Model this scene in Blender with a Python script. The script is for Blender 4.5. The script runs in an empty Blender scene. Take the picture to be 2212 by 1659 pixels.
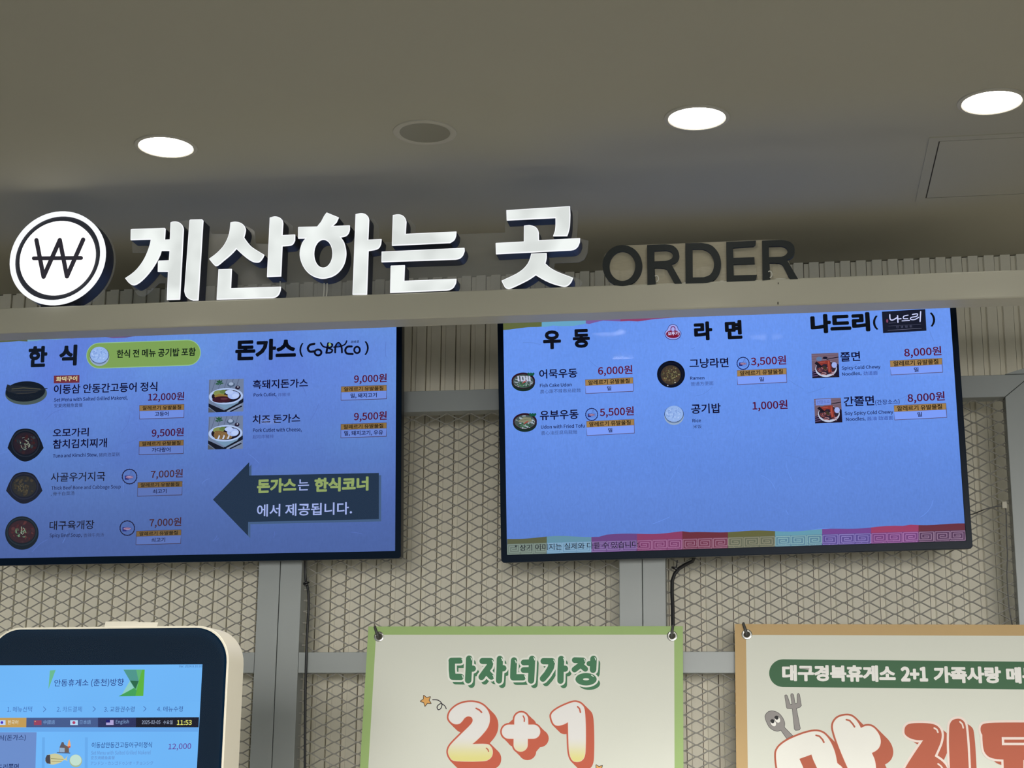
import bpy, bmesh, math, random
import numpy as np
from mathutils import Vector, Matrix
from mathutils.geometry import tessellate_polygon
random.seed(7)
sc = bpy.context.scene
COL = sc.collection
PI = math.pi

# ------------------------------------------------------------------ camera
F, PITCH, YAW, ROLL = 3526.7, 0.235627, 0.166150, 0.0106286
CAMZ = 1.6
_f = np.array([-math.sin(YAW)*math.cos(PITCH), math.cos(YAW)*math.cos(PITCH), math.sin(PITCH)])
_r0 = np.array([math.cos(YAW), math.sin(YAW), 0.0])
_u0 = np.cross(_r0, _f)
_r = math.cos(ROLL)*_r0 + math.sin(ROLL)*_u0
_u = -math.sin(ROLL)*_r0 + math.cos(ROLL)*_u0
CAM = np.array([0, 0, CAMZ])
cam_d = bpy.data.cameras.new('camera')
cam = bpy.data.objects.new('camera', cam_d)
COL.objects.link(cam)
cam_d.sensor_width = 36.0
cam_d.lens = F/2212*36.0
cam_d.clip_start = 0.05
cam.matrix_world = Matrix(((_r[0], _u[0], -_f[0], 0), (_r[1], _u[1], -_f[1], 0), (_r[2], _u[2], -_f[2], CAMZ), (0, 0, 0, 1)))
sc.camera = cam

# ------------------------------------------------------------------ world, exposure, lights
sc.view_settings.view_transform = 'Standard'
sc.view_settings.look = 'None'
sc.view_settings.exposure = 0.0
sc.view_settings.gamma = 1.0
sc.view_settings.use_curve_mapping = False
w = bpy.data.worlds.new('world')
sc.world = w
w.use_nodes = True
w.node_tree.nodes['Background'].inputs[0].default_value = (0.80, 0.92, 1.0, 1)
w.node_tree.nodes['Background'].inputs[1].default_value = 0.50

CEIL = 3.235
WALL_Y = 5.16
LIGHT_Y = 3.905

def lamp(x, y, power, size=0.13, spread=2.35, z=CEIL-0.022, color=(1, 0.965, 0.90)):
    d = bpy.data.lights.new('downlight_lamp', 'AREA')
    d.shape = 'DISK'; d.size = size; d.energy = power; d.color = color; d.spread = spread
    o = bpy.data.objects.new('downlight_lamp', d)
    COL.objects.link(o); o.location = (x, y, z)
    return o
LAMP_W = 8.0
BACK_W = 9.5
# unseen fill light added behind and right of the camera, for the kiosk side
wd = bpy.data.lights.new('side_fill_light', 'AREA'); wd.shape = 'RECTANGLE'; wd.size = 6.0; wd.size_y = 1.8; wd.energy = 60; wd.color = (1.0, 0.98, 0.93)
wo = bpy.data.objects.new('side_fill_light', wd); COL.objects.link(wo); wo.location = (4.4, -5.6, 1.0)
wo.rotation_euler = (Vector((-0.7, 5.0, 1.9))-wo.location).to_track_quat('-Z', 'Y').to_euler()
# added frontal fill behind the camera, narrow and aimed low to brighten the cladding
hd = bpy.data.lights.new('front_fill_light', 'AREA'); hd.shape = 'RECTANGLE'; hd.size = 6.5; hd.size_y = 1.4; hd.energy = 36; hd.spread = 0.46; hd.color = (1.0, 0.975, 0.93)
ho = bpy.data.objects.new('front_fill_light', hd); COL.objects.link(ho); ho.location = (0.4, -3.4, 1.7)
ho.rotation_euler = (Vector((-0.7, 5.1, 1.15))-ho.location).to_track_quat('-Z', 'Y').to_euler()
LAMPS_FRONT = [(-1.604, LIGHT_Y), (-0.185, LIGHT_Y), (0.541, LIGHT_Y)]

# ------------------------------------------------------------------ helpers
def lin(c):
    out = []
    for v in c[:3]:
        v = v/255.0
        out.append(v/12.92 if v <= 0.04045 else ((v+0.055)/1.055)**2.4)
    return (out[0], out[1], out[2], 1)

def nodes(m):
    m.use_nodes = True
    nt = m.node_tree
    return nt, nt.nodes, nt.links

def mat(name, rgb, rough=0.5, metal=0.0, spec=0.5, var=0.06, scale=8.0, bump=0.0, bscale=120.0, coat=0.0, linear=False):
    """principled surface with slight procedural colour variation and fine relief"""
    m = bpy.data.materials.new(name)
    nt, N, L = nodes(m)
    b = N['Principled BSDF']
    c = rgb if linear else lin(rgb)
    c = (c[0], c[1], c[2], 1)
    b.inputs['Roughness'].default_value = rough
    b.inputs['Metallic'].default_value = metal
    b.inputs['Specular IOR Level'].default_value = spec
    b.inputs['Coat Weight'].default_value = coat
    tc = N.new('ShaderNodeTexCoord')
    nz = N.new('ShaderNodeTexNoise'); nz.inputs['Scale'].default_value = scale; nz.inputs['Detail'].default_value = 3
    L.new(tc.outputs['Object'], nz.inputs['Vector'])
    mx = N.new('ShaderNodeMix'); mx.data_type = 'RGBA'
    mx.inputs[6].default_value = (c[0]*(1-var), c[1]*(1-var), c[2]*(1-var), 1)
    mx.inputs[7].default_value = (min(1, c[0]*(1+var)), min(1, c[1]*(1+var)), min(1, c[2]*(1+var)), 1)
    L.new(nz.outputs['Fac'], mx.inputs[0]); L.new(mx.outputs[2], b.inputs['Base Color'])
    if bump:
        n2 = N.new('ShaderNodeTexNoise'); n2.inputs['Scale'].default_value = bscale
        L.new(tc.outputs['Object'], n2.inputs['Vector'])
        bp = N.new('ShaderNodeBump'); bp.inputs['Strength'].default_value = bump; bp.inputs['Distance'].default_value = 0.002
        L.new(n2.outputs['Fac'], bp.inputs['Height']); L.new(bp.outputs['Normal'], b.inputs['Normal'])
    return m

_inks = {}
def glow(rgb, k=1.0):
    """picture element of a lit screen"""
    key = ('g', tuple(rgb), k)
    if key not in _inks:
        m = bpy.data.materials.new('lit_screen_colour')
        nt, N, L = nodes(m)
        for n in list(N): N.remove(n)
        e = N.new('ShaderNodeEmission'); o = N.new('ShaderNodeOutputMaterial')
        e.inputs[0].default_value = lin(rgb); e.inputs[1].default_value = k
        L.new(e.outputs[0], o.inputs[0])
        _inks[key] = m
    return _inks[key]

def ink(rgb):
    key = ('i', tuple(rgb))
    if key not in _inks:
        _inks[key] = mat('printed_ink', rgb, rough=0.55, var=0.03, spec=0.3)
    return _inks[key]

def link(name, me, parent=None, mats=()):
    o = bpy.data.objects.new(name, me)
    COL.objects.link(o)
    for m in mats: me.materials.append(m)
    if parent is not None: o.parent = parent
    return o

def empty(name, loc=(0, 0, 0)):
    o = bpy.data.objects.new(name, None); COL.objects.link(o); o.location = loc
    o.empty_display_size = 0.05
    return o

def tag(o, label=None, cat=None, group=None, kind=None):
    if label: o['label'] = label
    if cat: o['category'] = cat
    if group: o['group'] = group
    if kind: o['kind'] = kind
    return o

class MB:
    """mesh builder in world coordinates"""
    def __init__(s): s.v = []; s.f = []; s.mi = []; s.mats = []
    def m(s, mt):
        if mt not in s.mats: s.mats.append(mt)
        return s.mats.index(mt)
    def face(s, pts, mt):
        i = len(s.v); s.v += [tuple(map(float, p)) for p in pts]
        s.f.append(tuple(range(i, i+len(pts)))); s.mi.append(s.m(mt))
    def box(s, x0, x1, y0, y1, z0, z1, mt):
        i = len(s.v)
        s.v += [(x, y, z) for z in (z0, z1) for y in (y0, y1) for x in (x0, x1)]
        for q in ((0, 2, 3, 1), (4, 5, 7, 6), (0, 1, 5, 4), (2, 6, 7, 3), (0, 4, 6, 2), (1, 3, 7, 5)):
            s.f.append(tuple(i+k for k in q)); s.mi.append(s.m(mt))
    def prism(s, pts, off, mt, mt_side=None, holes=(), back=True):
        """pts: 3d outline, extruded by vector off; caps tessellated"""
        loops = [list(pts)] + [list(h) for h in holes]
        allp = [p for l in loops for p in l]
        tris = tessellate_polygon([[Vector(p) for p in l] for l in loops])
        i = len(s.v); n = len(allp)
        s.v += [tuple(map(float, p)) for p in allp]
        s.v += [tuple(float(a+b) for a, b in zip(p, off)) for p in allp]
        k = s.m(mt); ks = s.m(mt_side or mt)
        for t in tris:
            s.f.append((i+t[0], i+t[1], i+t[2])); s.mi.append(k)
            if back: s.f.append((i+n+t[0], i+n+t[2], i+n+t[1])); s.mi.append(ks)
        a = 0
        for l in loops:
            c = len(l)
            for j in range(c):
                p, q = a+j, a+(j+1) % c
                s.f.append((i+p, i+q, i+n+q, i+n+p)); s.mi.append(ks)
            a += c
    def tube(s, path, r, mt, n=8, closed=False):
        P = [Vector(p) for p in path]; rings = []
        for j, p in enumerate(P):
            if closed: d = P[(j+1) % len(P)]-P[j-1]
            else: d = P[min(j+1, len(P)-1)]-P[max(j-1, 0)]
            d.normalize()
            a = d.cross(Vector((0, 1, 0.03)))
            if a.length < .05: a = d.cross(Vector((1, 0, 0)))
            a.normalize(); b = d.cross(a)
            i = len(s.v); rr = r[j] if isinstance(r, (list, tuple)) else r
            s.v += [tuple(p+a*rr*math.cos(2*PI*k/n)+b*rr*math.sin(2*PI*k/n)) for k in range(n)]
            rings.append(i)
        km = s.m(mt); seq = list(range(len(rings)))
        pairs = list(zip(seq[:-1], seq[1:])) + ([(seq[-1], seq[0])] if closed else [])
        for a, b in pairs:
            for k in range(n):
                s.f.append((rings[a]+k, rings[a]+(k+1) % n, rings[b]+(k+1) % n, rings[b]+k)); s.mi.append(km)
        if not closed:
            s.f.append(tuple(rings[0]+k for k in range(n))); s.mi.append(km)
            s.f.append(tuple(rings[-1]+n-1-k for k in range(n))); s.mi.append(km)
    def build(s, name, parent=None, origin=None, smooth=False, bevel=0, fix=True):
        me = bpy.data.meshes.new(name)
        o = origin if origin is not None else (0, 0, 0)
        if parent is not None and origin is None:
            o = tuple(world_loc(parent))
        me.from_pydata([(v[0]-o[0], v[1]-o[1], v[2]-o[2]) for v in s.v], [], s.f)
        for m in s.mats: me.materials.append(m)
        me.polygons.foreach_set('material_index', s.mi)
        if fix:
            bm = bmesh.new(); bm.from_mesh(me)
            bmesh.ops.remove_doubles(bm, verts=bm.verts, dist=1e-6)
            bmesh.ops.recalc_face_normals(bm, faces=bm.faces)
            bm.to_mesh(me); bm.free()
        if smooth:
            me.polygons.foreach_set('use_smooth', [True]*len(me.polygons))
            me.set_sharp_from_angle(angle=0.7)
        ob = bpy.data.objects.new(name, me); COL.objects.link(ob)
        if parent is not None:
            ob.parent = parent
            if origin is not None: ob.location = Vector(origin)-world_loc(parent)
        else: ob.location = o
        if bevel:
            b = ob.modifiers.new('bevel', 'BEVEL'); b.width = bevel; b.segments = 2; b.limit_method = 'ANGLE'; b.angle_limit = 0.8
        return ob

def world_loc(o):
    v = Vector(o.location)
    while o.parent: o = o.parent; v = v+Vector(o.location)
    return v

def raydir(px, py):
    return _f + _r*(px-1106)/F - _u*(py-829.5)/F
def at(px, py, Y):
    """point of the vertical plane y = Y seen at that place of the picture"""
    d = raydir(px, py); return CAM + d/d[1]*Y
def on_ceiling(px, py, z=CEIL):
    d = raydir(px, py); return CAM + d/d[2]*(z-CAMZ)

def cr(pts, n=5, closed=True):
    """smooth curve through the points; a point given as (x, y, 1) stays a corner"""
    P = [(p[0], p[1]) for p in pts]; K = [len(p) > 2 for p in pts]; out = []
    N_ = len(P)
    for i in range(N_ if closed else N_-1):
        p0, p1, p2, p3 = P[i-1 if (closed or i > 0) else 0], P[i], P[(i+1) % N_], P[(i+2) % N_ if closed else min(i+2, N_-1)]
        if K[i]: p0 = (2*p1[0]-p2[0], 2*p1[1]-p2[1])
        if K[(i+1) % N_]: p3 = (2*p2[0]-p1[0], 2*p2[1]-p1[1])
        for k in range(n):
            t = k/n; t2 = t*t; t3 = t2*t
            out.append(tuple(0.5*((2*p1[d])+(-p0[d]+p2[d])*t+(2*p0[d]-5*p1[d]+4*p2[d]-p3[d])*t2+(-p0[d]+3*p1[d]-3*p2[d]+p3[d])*t3) for d in (0, 1)))
    if not closed: out.append(P[-1])
    return out
def ell(cx, cy, rx, ry, n=24, rot=0, a0=0, a1=2*PI):
    full = abs(a1-a0) >= 2*PI-1e-6
    o = []
    for k in range(n if full else n+1):
        a = a0+(a1-a0)*k/n; x, y = rx*math.cos(a), ry*math.sin(a)
        o.append((cx+x*math.cos(rot)-y*math.sin(rot), cy+x*math.sin(rot)+y*math.cos(rot)))
    return o
def grow(P, d):
    """outline pushed outwards by d"""
    n = len(P); P = [P[i] for i in range(n) if math.hypot(P[i][0]-P[i-1][0], P[i][1]-P[i-1][1]) > 0.05]; n = len(P)
    area = sum(P[i][0]*P[(i+1) % n][1]-P[(i+1) % n][0]*P[i][1] for i in range(n)); sg = -1 if area > 0 else 1; out = []
    for i in range(n):
        a, b, c = P[i-1], P[i], P[(i+1) % n]
        def nr(u, v):
            l = math.hypot(v[0]-u[0], v[1]-u[1]); return (-(v[1]-u[1])/l*sg, (v[0]-u[0])/l*sg)
        n1, n2 = nr(a, b), nr(b, c); mx, my = n1[0]+n2[0], n1[1]+n2[1]; k = 2*d/max(mx*mx+my*my, 0.8)
        out.append((b[0]+mx*k, b[1]+my*k))
    return out
def T(ox, oy, s):
    return lambda x, y: (ox+x/s, oy+y/s, s)

_tc = {}
# Blender's own bundled sans face (the same that the default font falls back to for Korean)
try:
    import os
    _d = bpy.utils.system_resource('DATAFILES', path='fonts')
    FONT = bpy.data.fonts.load(os.path.join(_d, 'Noto Sans CJK Regular.woff2'))
except Exception:
    FONT = None
def text_mesh(s, weight, sp=1.0):
    key = (s, weight, sp)
    if key in _tc: return _tc[key]
    if weight > 0.0205:      # heavy face: the thin outline laid out again around a small circle
        V0, F0, *_ = text_mesh(s, 0.012, sp); V = []; Fc = []
        r = (weight-0.012)*(0.35 if FONT else 1); n = 10
        for k in range(n):
            i = len(V); V += [(x+r*math.cos(2*PI*k/n), y+r*math.sin(2*PI*k/n)) for x, y in V0]; Fc += [tuple(i+j for j in f) for f in F0]
        i = len(V); V += V0; Fc += [tuple(i+j for j in f) for f in F0]
        xs = [v[0] for v in V]; ys = [v[1] for v in V]
        _tc[key] = (V, Fc, min(xs), max(xs), min(ys), max(ys))
        return _tc[key]
    cu = bpy.data.curves.new('lettering', 'FONT'); cu.body = s
    if FONT: cu.font = FONT
    cu.size = 1; cu.offset = weight*(0.35 if FONT else 1); cu.resolution_u = 3
    cu.space_character = sp
    ob = bpy.data.objects.new('lettering', cu); COL.objects.link(ob)
    dg = bpy.context.evaluated_depsgraph_get()
    me = ob.evaluated_get(dg).to_mesh()
    V = [(v.co.x, v.co.y) for v in me.vertices]
    Fc = [tuple(p.vertices) for p in me.polygons]
    ob.evaluated_get(dg).to_mesh_clear()
    bpy.data.objects.remove(ob); bpy.data.curves.remove(cu)
    xs = [v[0] for v in V]; ys = [v[1] for v in V]
    _tc[key] = (V, Fc, min(xs), max(xs), min(ys), max(ys))
    return _tc[key]

class Surf:
    """a flat printed or lit sheet: origin, right and up axes; pictures and letters are laid on it in layers"""
    STEP = 0.00035
    def __init__(s, O, U, V, kind):
        s.O = np.array(O, float); s.U = np.array(U, float); s.V = np.array(V, float)
        s.N = np.cross(s.U, s.V); s.kind = kind
        if s.N[1] > 0: s.N = -s.N
    def uv(s, px, py):
        d = raydir(px, py); t = ((s.O-CAM)@s.N)/(d@s.N); P = CAM+d*t-s.O
        return np.array([P@s.U, P@s.V])
    def P(s, uv, layer=0): return s.O+s.U*uv[0]+s.V*uv[1]+s.N*(layer*s.STEP)
    def M(s, c):
        if not isinstance(c, tuple): return c
        return glow(c) if s.kind == 'lit' else ink(c)

class Art:
    def __init__(s, surf, tr=None): s.n = 0; s.S = surf; s.mb = MB(); s.t = tr or (lambda x, y: (x, y, 1))
    def q(s, p): a = s.t(p[0], p[1]); return s.S.uv(a[0], a[1])
    def poly(s, pts, c, layer=1, holes=()):
        L0 = [[s.q(p) for p in pts]]+[[s.q(p) for p in h] for h in holes]
        flat = [u for l in L0 for u in l]
        tr = tessellate_polygon([[Vector((u[0], u[1], 0)) for u in l] for l in L0])
        s.n = (s.n+1) % 110; layer = layer+s.n*0.008      # overlapping strokes of one print lie a few microns apart
        m = s.S.M(c); i = len(s.mb.v); s.mb.v += [tuple(s.S.P(u, layer)) for u in flat]
        k = s.mb.m(m)
        for t in tr: s.mb.f.append(tuple(i+j for j in t)); s.mb.mi.append(k)
        return s
    def rect(s, x0, y0, x1, y1, c, layer=1): return s.poly([(x0, y0), (x1, y0), (x1, y1), (x0, y1)], c, layer)
    def ring(s, cx, cy, rx, ry, w_, c, layer=1, n=28): return s.poly(ell(cx, cy, rx, ry, n), c, layer, [ell(cx, cy, rx-w_, ry-w_, n)])
    def stroke(s, pts, w_, c, layer=1, closed=False, caps=True):
        n = len(pts)
        for i in range(n if closed else n-1):
            a, b = pts[i], pts[(i+1) % n]; d = math.hypot(b[0]-a[0], b[1]-a[1]) or 1
            nx, ny = -(b[1]-a[1])/d*w_/2, (b[0]-a[0])/d*w_/2
            s.poly([(a[0]+nx, a[1]+ny), (b[0]+nx, b[1]+ny), (b[0]-nx, b[1]-ny), (a[0]-nx, a[1]-ny)], c, layer)
        if caps:
            for p in pts: s.poly(ell(p[0], p[1], w_/2, w_/2, 8 if n > 6 else 14), c, layer)
        return s
    def text(s, t, x0, y0, x1, y1, h, c, weight=0.0, layer=2, sp=1.0):
        V, Fc, a, b, lo, hi = text_mesh(t, weight, sp)
        A = s.q((x0, y0)); B = s.q((x1, y1)); C = s.q((x0, y0-h)); hh = np.linalg.norm(C-A)
        m = s.S.M(c); i = len(s.mb.v); k = s.mb.m(m)
        nn = len(text_mesh(t, 0.012, sp)[0]) if weight > 0.0205 else len(V)
        for j, (x, y) in enumerate(V):
            u = (x-a)/(b-a); v = (y-lo)/(hi-lo)
            s.mb.v.append(tuple(s.S.P(A+(B-A)*u+np.array([0, hh])*v, layer+(j//nn)*0.04)))
        for f in Fc: s.mb.f.append(tuple(i+j for j in f)); s.mb.mi.append(k)
        return s
    def done(s, name, parent, label=None):
        if not s.mb.f: return None
        o = s.mb.build(name, parent, fix=False)
        if label: o['label'] = label
        return o

# ------------------------------------------------------------------ materials
M_ceil = mat('ceiling_paint', (172, 169, 153), rough=0.9, var=0.02, scale=2, bump=0.05, bscale=300)
M_floor = mat('floor_tile', (150, 146, 138), rough=0.5, var=0.08, scale=3)
M_plaster = mat('wall_plaster', (175, 170, 158), rough=0.9, var=0.03)
M_plank = mat('cladding_paint', (226, 221, 203), rough=0.6, var=0.05, scale=30, bump=0.12, bscale=500)
M_plank_edge = mat('cladding_shadow_joint', (92, 78, 62), rough=0.9, var=0.1)
M_steel = mat('grey_frame_paint', (142, 147, 146), rough=0.42, var=0.03, scale=12, bump=0.03, bscale=700)
M_mesh = mat('mesh_grey_paint', (142, 140, 132), rough=0.35, var=0.06, scale=40)
M_beam = mat('beam_paint', (182, 179, 162), rough=0.4, var=0.03, scale=5, bump=0.03, bscale=600)
M_black = mat('black_plastic', (14, 15, 17), rough=0.4, var=0.1)
M_rubber = mat('cable_rubber', (10, 10, 13), rough=0.45, var=0.1)
M_bezel = mat('glossy_dark_bezel', (0.002, 0.008, 0.020), rough=0.3, var=0.1, linear=True, spec=0.05)
M_kfront = mat('kiosk_black_front', (0.003, 0.012, 0.028), rough=0.6, var=0.1, linear=True, spec=0.0)
M_return = mat('letter_side_metal', (40, 44, 56), rough=0.5, metal=0.0, var=0.05)
M_order = mat('dark_grey_acrylic', (46, 50, 50), rough=0.6, var=0.04, spec=0.2)
M_kiosk = mat('kiosk_cream_shell', (208, 202, 184), rough=0.45, var=0.02)
M_card = mat('cream_card', (186, 182, 168), rough=0.8, var=0.05, scale=30)
M_chrome = mat('grommet_metal', (205, 205, 200), rough=0.25, metal=1.0, var=0.03)
M_hook = mat('hook_dark_grey', (66, 66, 64), rough=0.5, var=0.05)
M_trim = mat('downlight_trim_white', (178, 174, 160), rough=0.6, var=0.02)
M_glass_off = mat('unlit_diffuser', (134, 130, 112), rough=0.5, var=0.02)
M_joint = mat('joint_shadow', (60, 56, 48), rough=0.9, var=0.05)
M_foam = mat('glue_white', (205, 203, 192), rough=0.7, var=0.1)

def emis(name, rgb, k, var=0.0, scale=20):
    m = bpy.data.materials.new(name); nt, N, L = nodes(m)
    for n in list(N): N.remove(n)
    e = N.new('ShaderNodeEmission'); o = N.new('ShaderNodeOutputMaterial'); L.new(e.outputs[0], o.inputs[0])
    e.inputs[0].default_value = lin(rgb); e.inputs[1].default_value = k
    if var:
        tc = N.new('ShaderNodeTexCoord'); nz = N.new('ShaderNodeTexNoise'); nz.inputs['Scale'].default_value = scale
        nz.inputs['Detail'].default_value = 1
        mr = N.new('ShaderNodeMapRange'); mr.inputs[1].default_value = .35; mr.inputs[2].default_value = .65
        mr.inputs[3].default_value = k*(1-var); mr.inputs[4].default_value = k*(1+var)
        L.new(tc.outputs['Object'], nz.inputs['Vector']); L.new(nz.outputs['Fac'], mr.inputs[0]); L.new(mr.outputs[0], e.inputs[1])
    return m
M_lit = emis('lit_downlight_diffuser', (255, 250, 240), 11.0)
M_face = emis('lit_white_letter_face', (236, 241, 238), 0.95, 0.13, 10)
M_rim = emis('lit_letter_rim', (250, 252, 255), 1.02)
M_disc = emis('lit_white_disc', (255, 253, 252), 1.3)
M_ring = emis('lit_white_ring', (248, 250, 253), 1.05)

def clear(name, rgb, dens, gloss=0.05, rough=0.35):
    """clear acrylic: mostly see-through, a little milky, a little glossy"""
    m = bpy.data.materials.new(name); nt, N, L = nodes(m)
    for n in list(N): N.remove(n)
    o = N.new('ShaderNodeOutputMaterial'); t = N.new('ShaderNodeBsdfTransparent'); d = N.new('ShaderNodeBsdfDiffuse'); g = N.new('ShaderNodeBsdfGlossy')
    t.inputs[0].default_value = (0.97, 0.97, 0.97, 1); d.inputs[0].default_value = lin(rgb); g.inputs['Roughness'].default_value = rough
    a = N.new('ShaderNodeMixShader'); b = N.new('ShaderNodeMixShader')
    a.inputs[0].default_value = dens; b.inputs[0].default_value = gloss
    nz = N.new('ShaderNodeTexNoise'); nz.inputs['Scale'].default_value = 25
    mr = N.new('ShaderNodeMapRange'); mr.inputs[3].default_value = dens*0.85; mr.inputs[4].default_value = dens*1.15
    L.new(nz.outputs['Fac'], mr.inputs[0]); L.new(mr.outputs[0], a.inputs[0])
    L.new(t.outputs[0], a.inputs[1]); L.new(d.outputs[0], a.inputs[2]); L.new(a.outputs[0], b.inputs[1]); L.new(g.outputs[0], b.inputs[2]); L.new(b.outputs[0], o.inputs[0])
    return m
M_acryl = clear('clear_acrylic', (200, 200, 194), 0.17, 0.03)
M_acryl2 = clear('milky_acrylic', (205, 196, 168), 0.42, 0.03)

def pane_mat(name, rough, k=1.0):
    m = bpy.data.materials.new(name); nt, N, L = nodes(m)
    for n in list(N): N.remove(n)
    o = N.new('ShaderNodeOutputMaterial'); t = N.new('ShaderNodeBsdfTransparent'); g = N.new('ShaderNodeBsdfGlossy')
    g.inputs['Roughness'].default_value = rough
    nz = N.new('ShaderNodeTexNoise'); nz.inputs['Scale'].default_value = 60
    fr = N.new('ShaderNodeFresnel'); fr.inputs[0].default_value = 1.45
    mu = N.new('ShaderNodeMath'); mu.operation = 'MULTIPLY'; mu.inputs[1].default_value = k
    mr = N.new('ShaderNodeMapRange'); mr.inputs[3].default_value = rough*0.9; mr.inputs[4].default_value = rough*1.1
    L.new(nz.outputs['Fac'], mr.inputs[0]); L.new(mr.outputs[0], g.inputs['Roughness'])
    a = N.new('ShaderNodeMixShader'); L.new(fr.outputs[0], mu.inputs[0]); L.new(mu.outputs[0], a.inputs[0])
    L.new(t.outputs[0], a.inputs[1]); L.new(g.outputs[0], a.inputs[2]); L.new(a.outputs[0], o.inputs[0])
    return m
M_pane = pane_mat('screen_glass', 0.04, 0.8)
M_kpane = pane_mat('kiosk_glass', 0.03, 0.8)

# ------------------------------------------------------------------ room
XL, XR, YB = -4.2, 3.4, -7.0
mb = MB(); mb.box(XL-9, XR+4, YB, 5.6, -0.1, 0, M_floor); tag(mb.build('floor'), kind='structure')
mb = MB(); mb.box(XL-9, XR+4, YB, 5.6, CEIL, CEIL+0.1, M_ceil); tag(mb.build('ceiling'), kind='structure')
wl = MB(); wl.box(XL-0.1, XL, 4.3, 5.6, 0, CEIL, M_plaster); tag(wl.build('wall_left'), kind='structure')
wr = MB(); wr.box(XR, XR+0.1, 3.6, 5.6, 0, CEIL, M_plaster); tag(wr.build('wall_right'), kind='structure')
wb = MB(); wb.box(XL, XR, WALL_Y+0.014, WALL_Y+0.12, 0, CEIL, M_plank_edge)
wall_back = tag(wb.build('wall_back'), kind='structure')
# cladding planks: a proud flat face and a lower tongue, a dark open joint at each proud edge
PITCH_X, X0 = 0.05, 0.09205
def plank_mesh():
    g = 0.0022; a = 0.0305; b = 0.0495
    prof = [(0, 0.012), (0, 0), (a, 0), (a, 0.012)]
    m_ = MB()
    z0, z1 = 0.0, CEIL
    m_.prism([(x, y, z0) for x, y in prof], (0, 0, z1-z0), M_plank)
    prof = [(a+g, 0.012), (a+g, 0.0085), (b-0.0035, 0.0085), (b-0.0015, 0.004), (b+0.0004, 0.004), (b+0.0004, 0.012)]
    m_.prism([(x, y, z0) for x, y in prof], (0, 0, z1-z0-0.0025), M_plank)
    me = bpy.data.meshes.new('plank'); me.from_pydata(m_.v, [], m_.f); me.materials.append(M_plank)
    bm = bmesh.new(); bm.from_mesh(me); bmesh.ops.recalc_face_normals(bm, faces=bm.faces); bm.to_mesh(me); bm.free()
    return me
pm = plank_mesh()
wbl = world_loc(wall_back)
k0 = int((XL+0.06-X0)/PITCH_X)+1; k1 = int((XR-0.06-X0)/PITCH_X)
for k in range(k0, k1):
    o = bpy.data.objects.new('plank', pm); COL.objects.link(o); o.parent = wall_back
    # joint (dark line) of each plank sits where the photograph shows it
    o.location = Vector((X0+k*PITCH_X-0.0316, WALL_Y, 0))-wbl

# ceiling access hatch
a = on_ceiling(2000.6, 427.5); b = on_ceiling(2025, 306); c = on_ceiling(2212, 417)
hx0 = (a[0]+b[0])/2; hy1 = (a[1]+c[1])/2; d = on_ceiling(2150, 297.5); hy0 = d[1]
HW = hy1-hy0
hatch = tag(empty('ceiling_hatch', (hx0+HW/2, (hy0+hy1)/2, CEIL)), 'flush square access hatch in the ceiling below the downlight cut by the frame', 'hatch')
mb = MB(); tk = 0.026
for (x0, x1, y0, y1) in ((hx0-tk, hx0, hy0-tk, hy1+tk), (hx0+HW, hx0+HW+tk, hy0-tk, hy1+tk), (hx0, hx0+HW, hy0-tk, hy0), (hx0, hx0+HW, hy1, hy1+tk)):
    mb.box(x0, x1, y0, y1, CEIL-0.0022, CEIL+0.001, M_ceil)
mb.build('hatch_frame', hatch)
mb = MB(); mb.box(hx0, hx0+HW, hy0, hy1, CEIL-0.0006, CEIL+0.001, M_joint); mb.build('shadow_gap', hatch)
mb = MB(); mb.box(hx0+0.0035, hx0+HW-0.003, hy0+0.003, hy1-0.0035, CEIL-0.002, CEIL+0.001, M_ceil); mb.build('hatch_panel', hatch)

# downlights
def disc(mb_, cx, cy, z, r, mt, n=40, up=False):
    mb_.face([(cx+r*math.cos(2*PI*k/n), cy+r*math.sin(2*PI*k/n), z) for k in range(n)], mt)
def lathe(mb_, cx, cy, prof, mt, n=40):
    for i in range(len(prof)-1):
        (r0, z0), (r1, z1) = prof[i], prof[i+1]
        for k in range(n):
            a0, a1 = 2*PI*k/n, 2*PI*(k+1)/n
            mb_.face([(cx+r0*math.cos(a0), cy+r0*math.sin(a0), z0), (cx+r0*math.cos(a1), cy+r0*math.sin(a1), z0), (cx+r1*math.cos(a1), cy+r1*math.sin(a1), z1), (cx+r1*math.cos(a0), cy+r1*math.sin(a0), z1)], mt)
def downlight(x, y, on, label, group=None):
    t = tag(empty('downlight', (x, y, CEIL)), label, 'light', group)
    mb_ = MB(); lathe(mb_, x, y, [(0.084, CEIL+0.001), (0.083, CEIL-0.003), (0.078, CEIL-0.0045), (0.0735, CEIL-0.0045), (0.0725, CEIL-0.003), (0.0695, CEIL-0.001)] if on else
                      [(0.084, CEIL+0.001), (0.083, CEIL-0.003), (0.078, CEIL-0.0045), (0.068, CEIL-0.0035), (0.0645, CEIL-0.001)], M_trim)
    mb_.build('trim_ring', t, smooth=True)
    mb_ = MB(); r = 0.0725 if on else 0.067
    lathe(mb_, x, y, [(r, CEIL-0.0012), (r*0.985, CEIL-0.0026), (0.0001, CEIL-0.003)], M_lit if on else M_glass_off)
    mb_.build('diffuser', t, smooth=True)
    return t
downlight(-1.604, LIGHT_Y, True, 'lit round downlight above the second sign syllable, alone at the left')
downlight(-0.893, LIGHT_Y, False, 'switched off round downlight with a dull grey diffuser in the ceiling')
downlight(-0.185, LIGHT_Y, True, 'lit round downlight in the ceiling above the dark ORDER letters')
downlight(0.541, LIGHT_Y, True, 'lit round downlight beside the ceiling hatch, cut by the frame edge')

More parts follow.
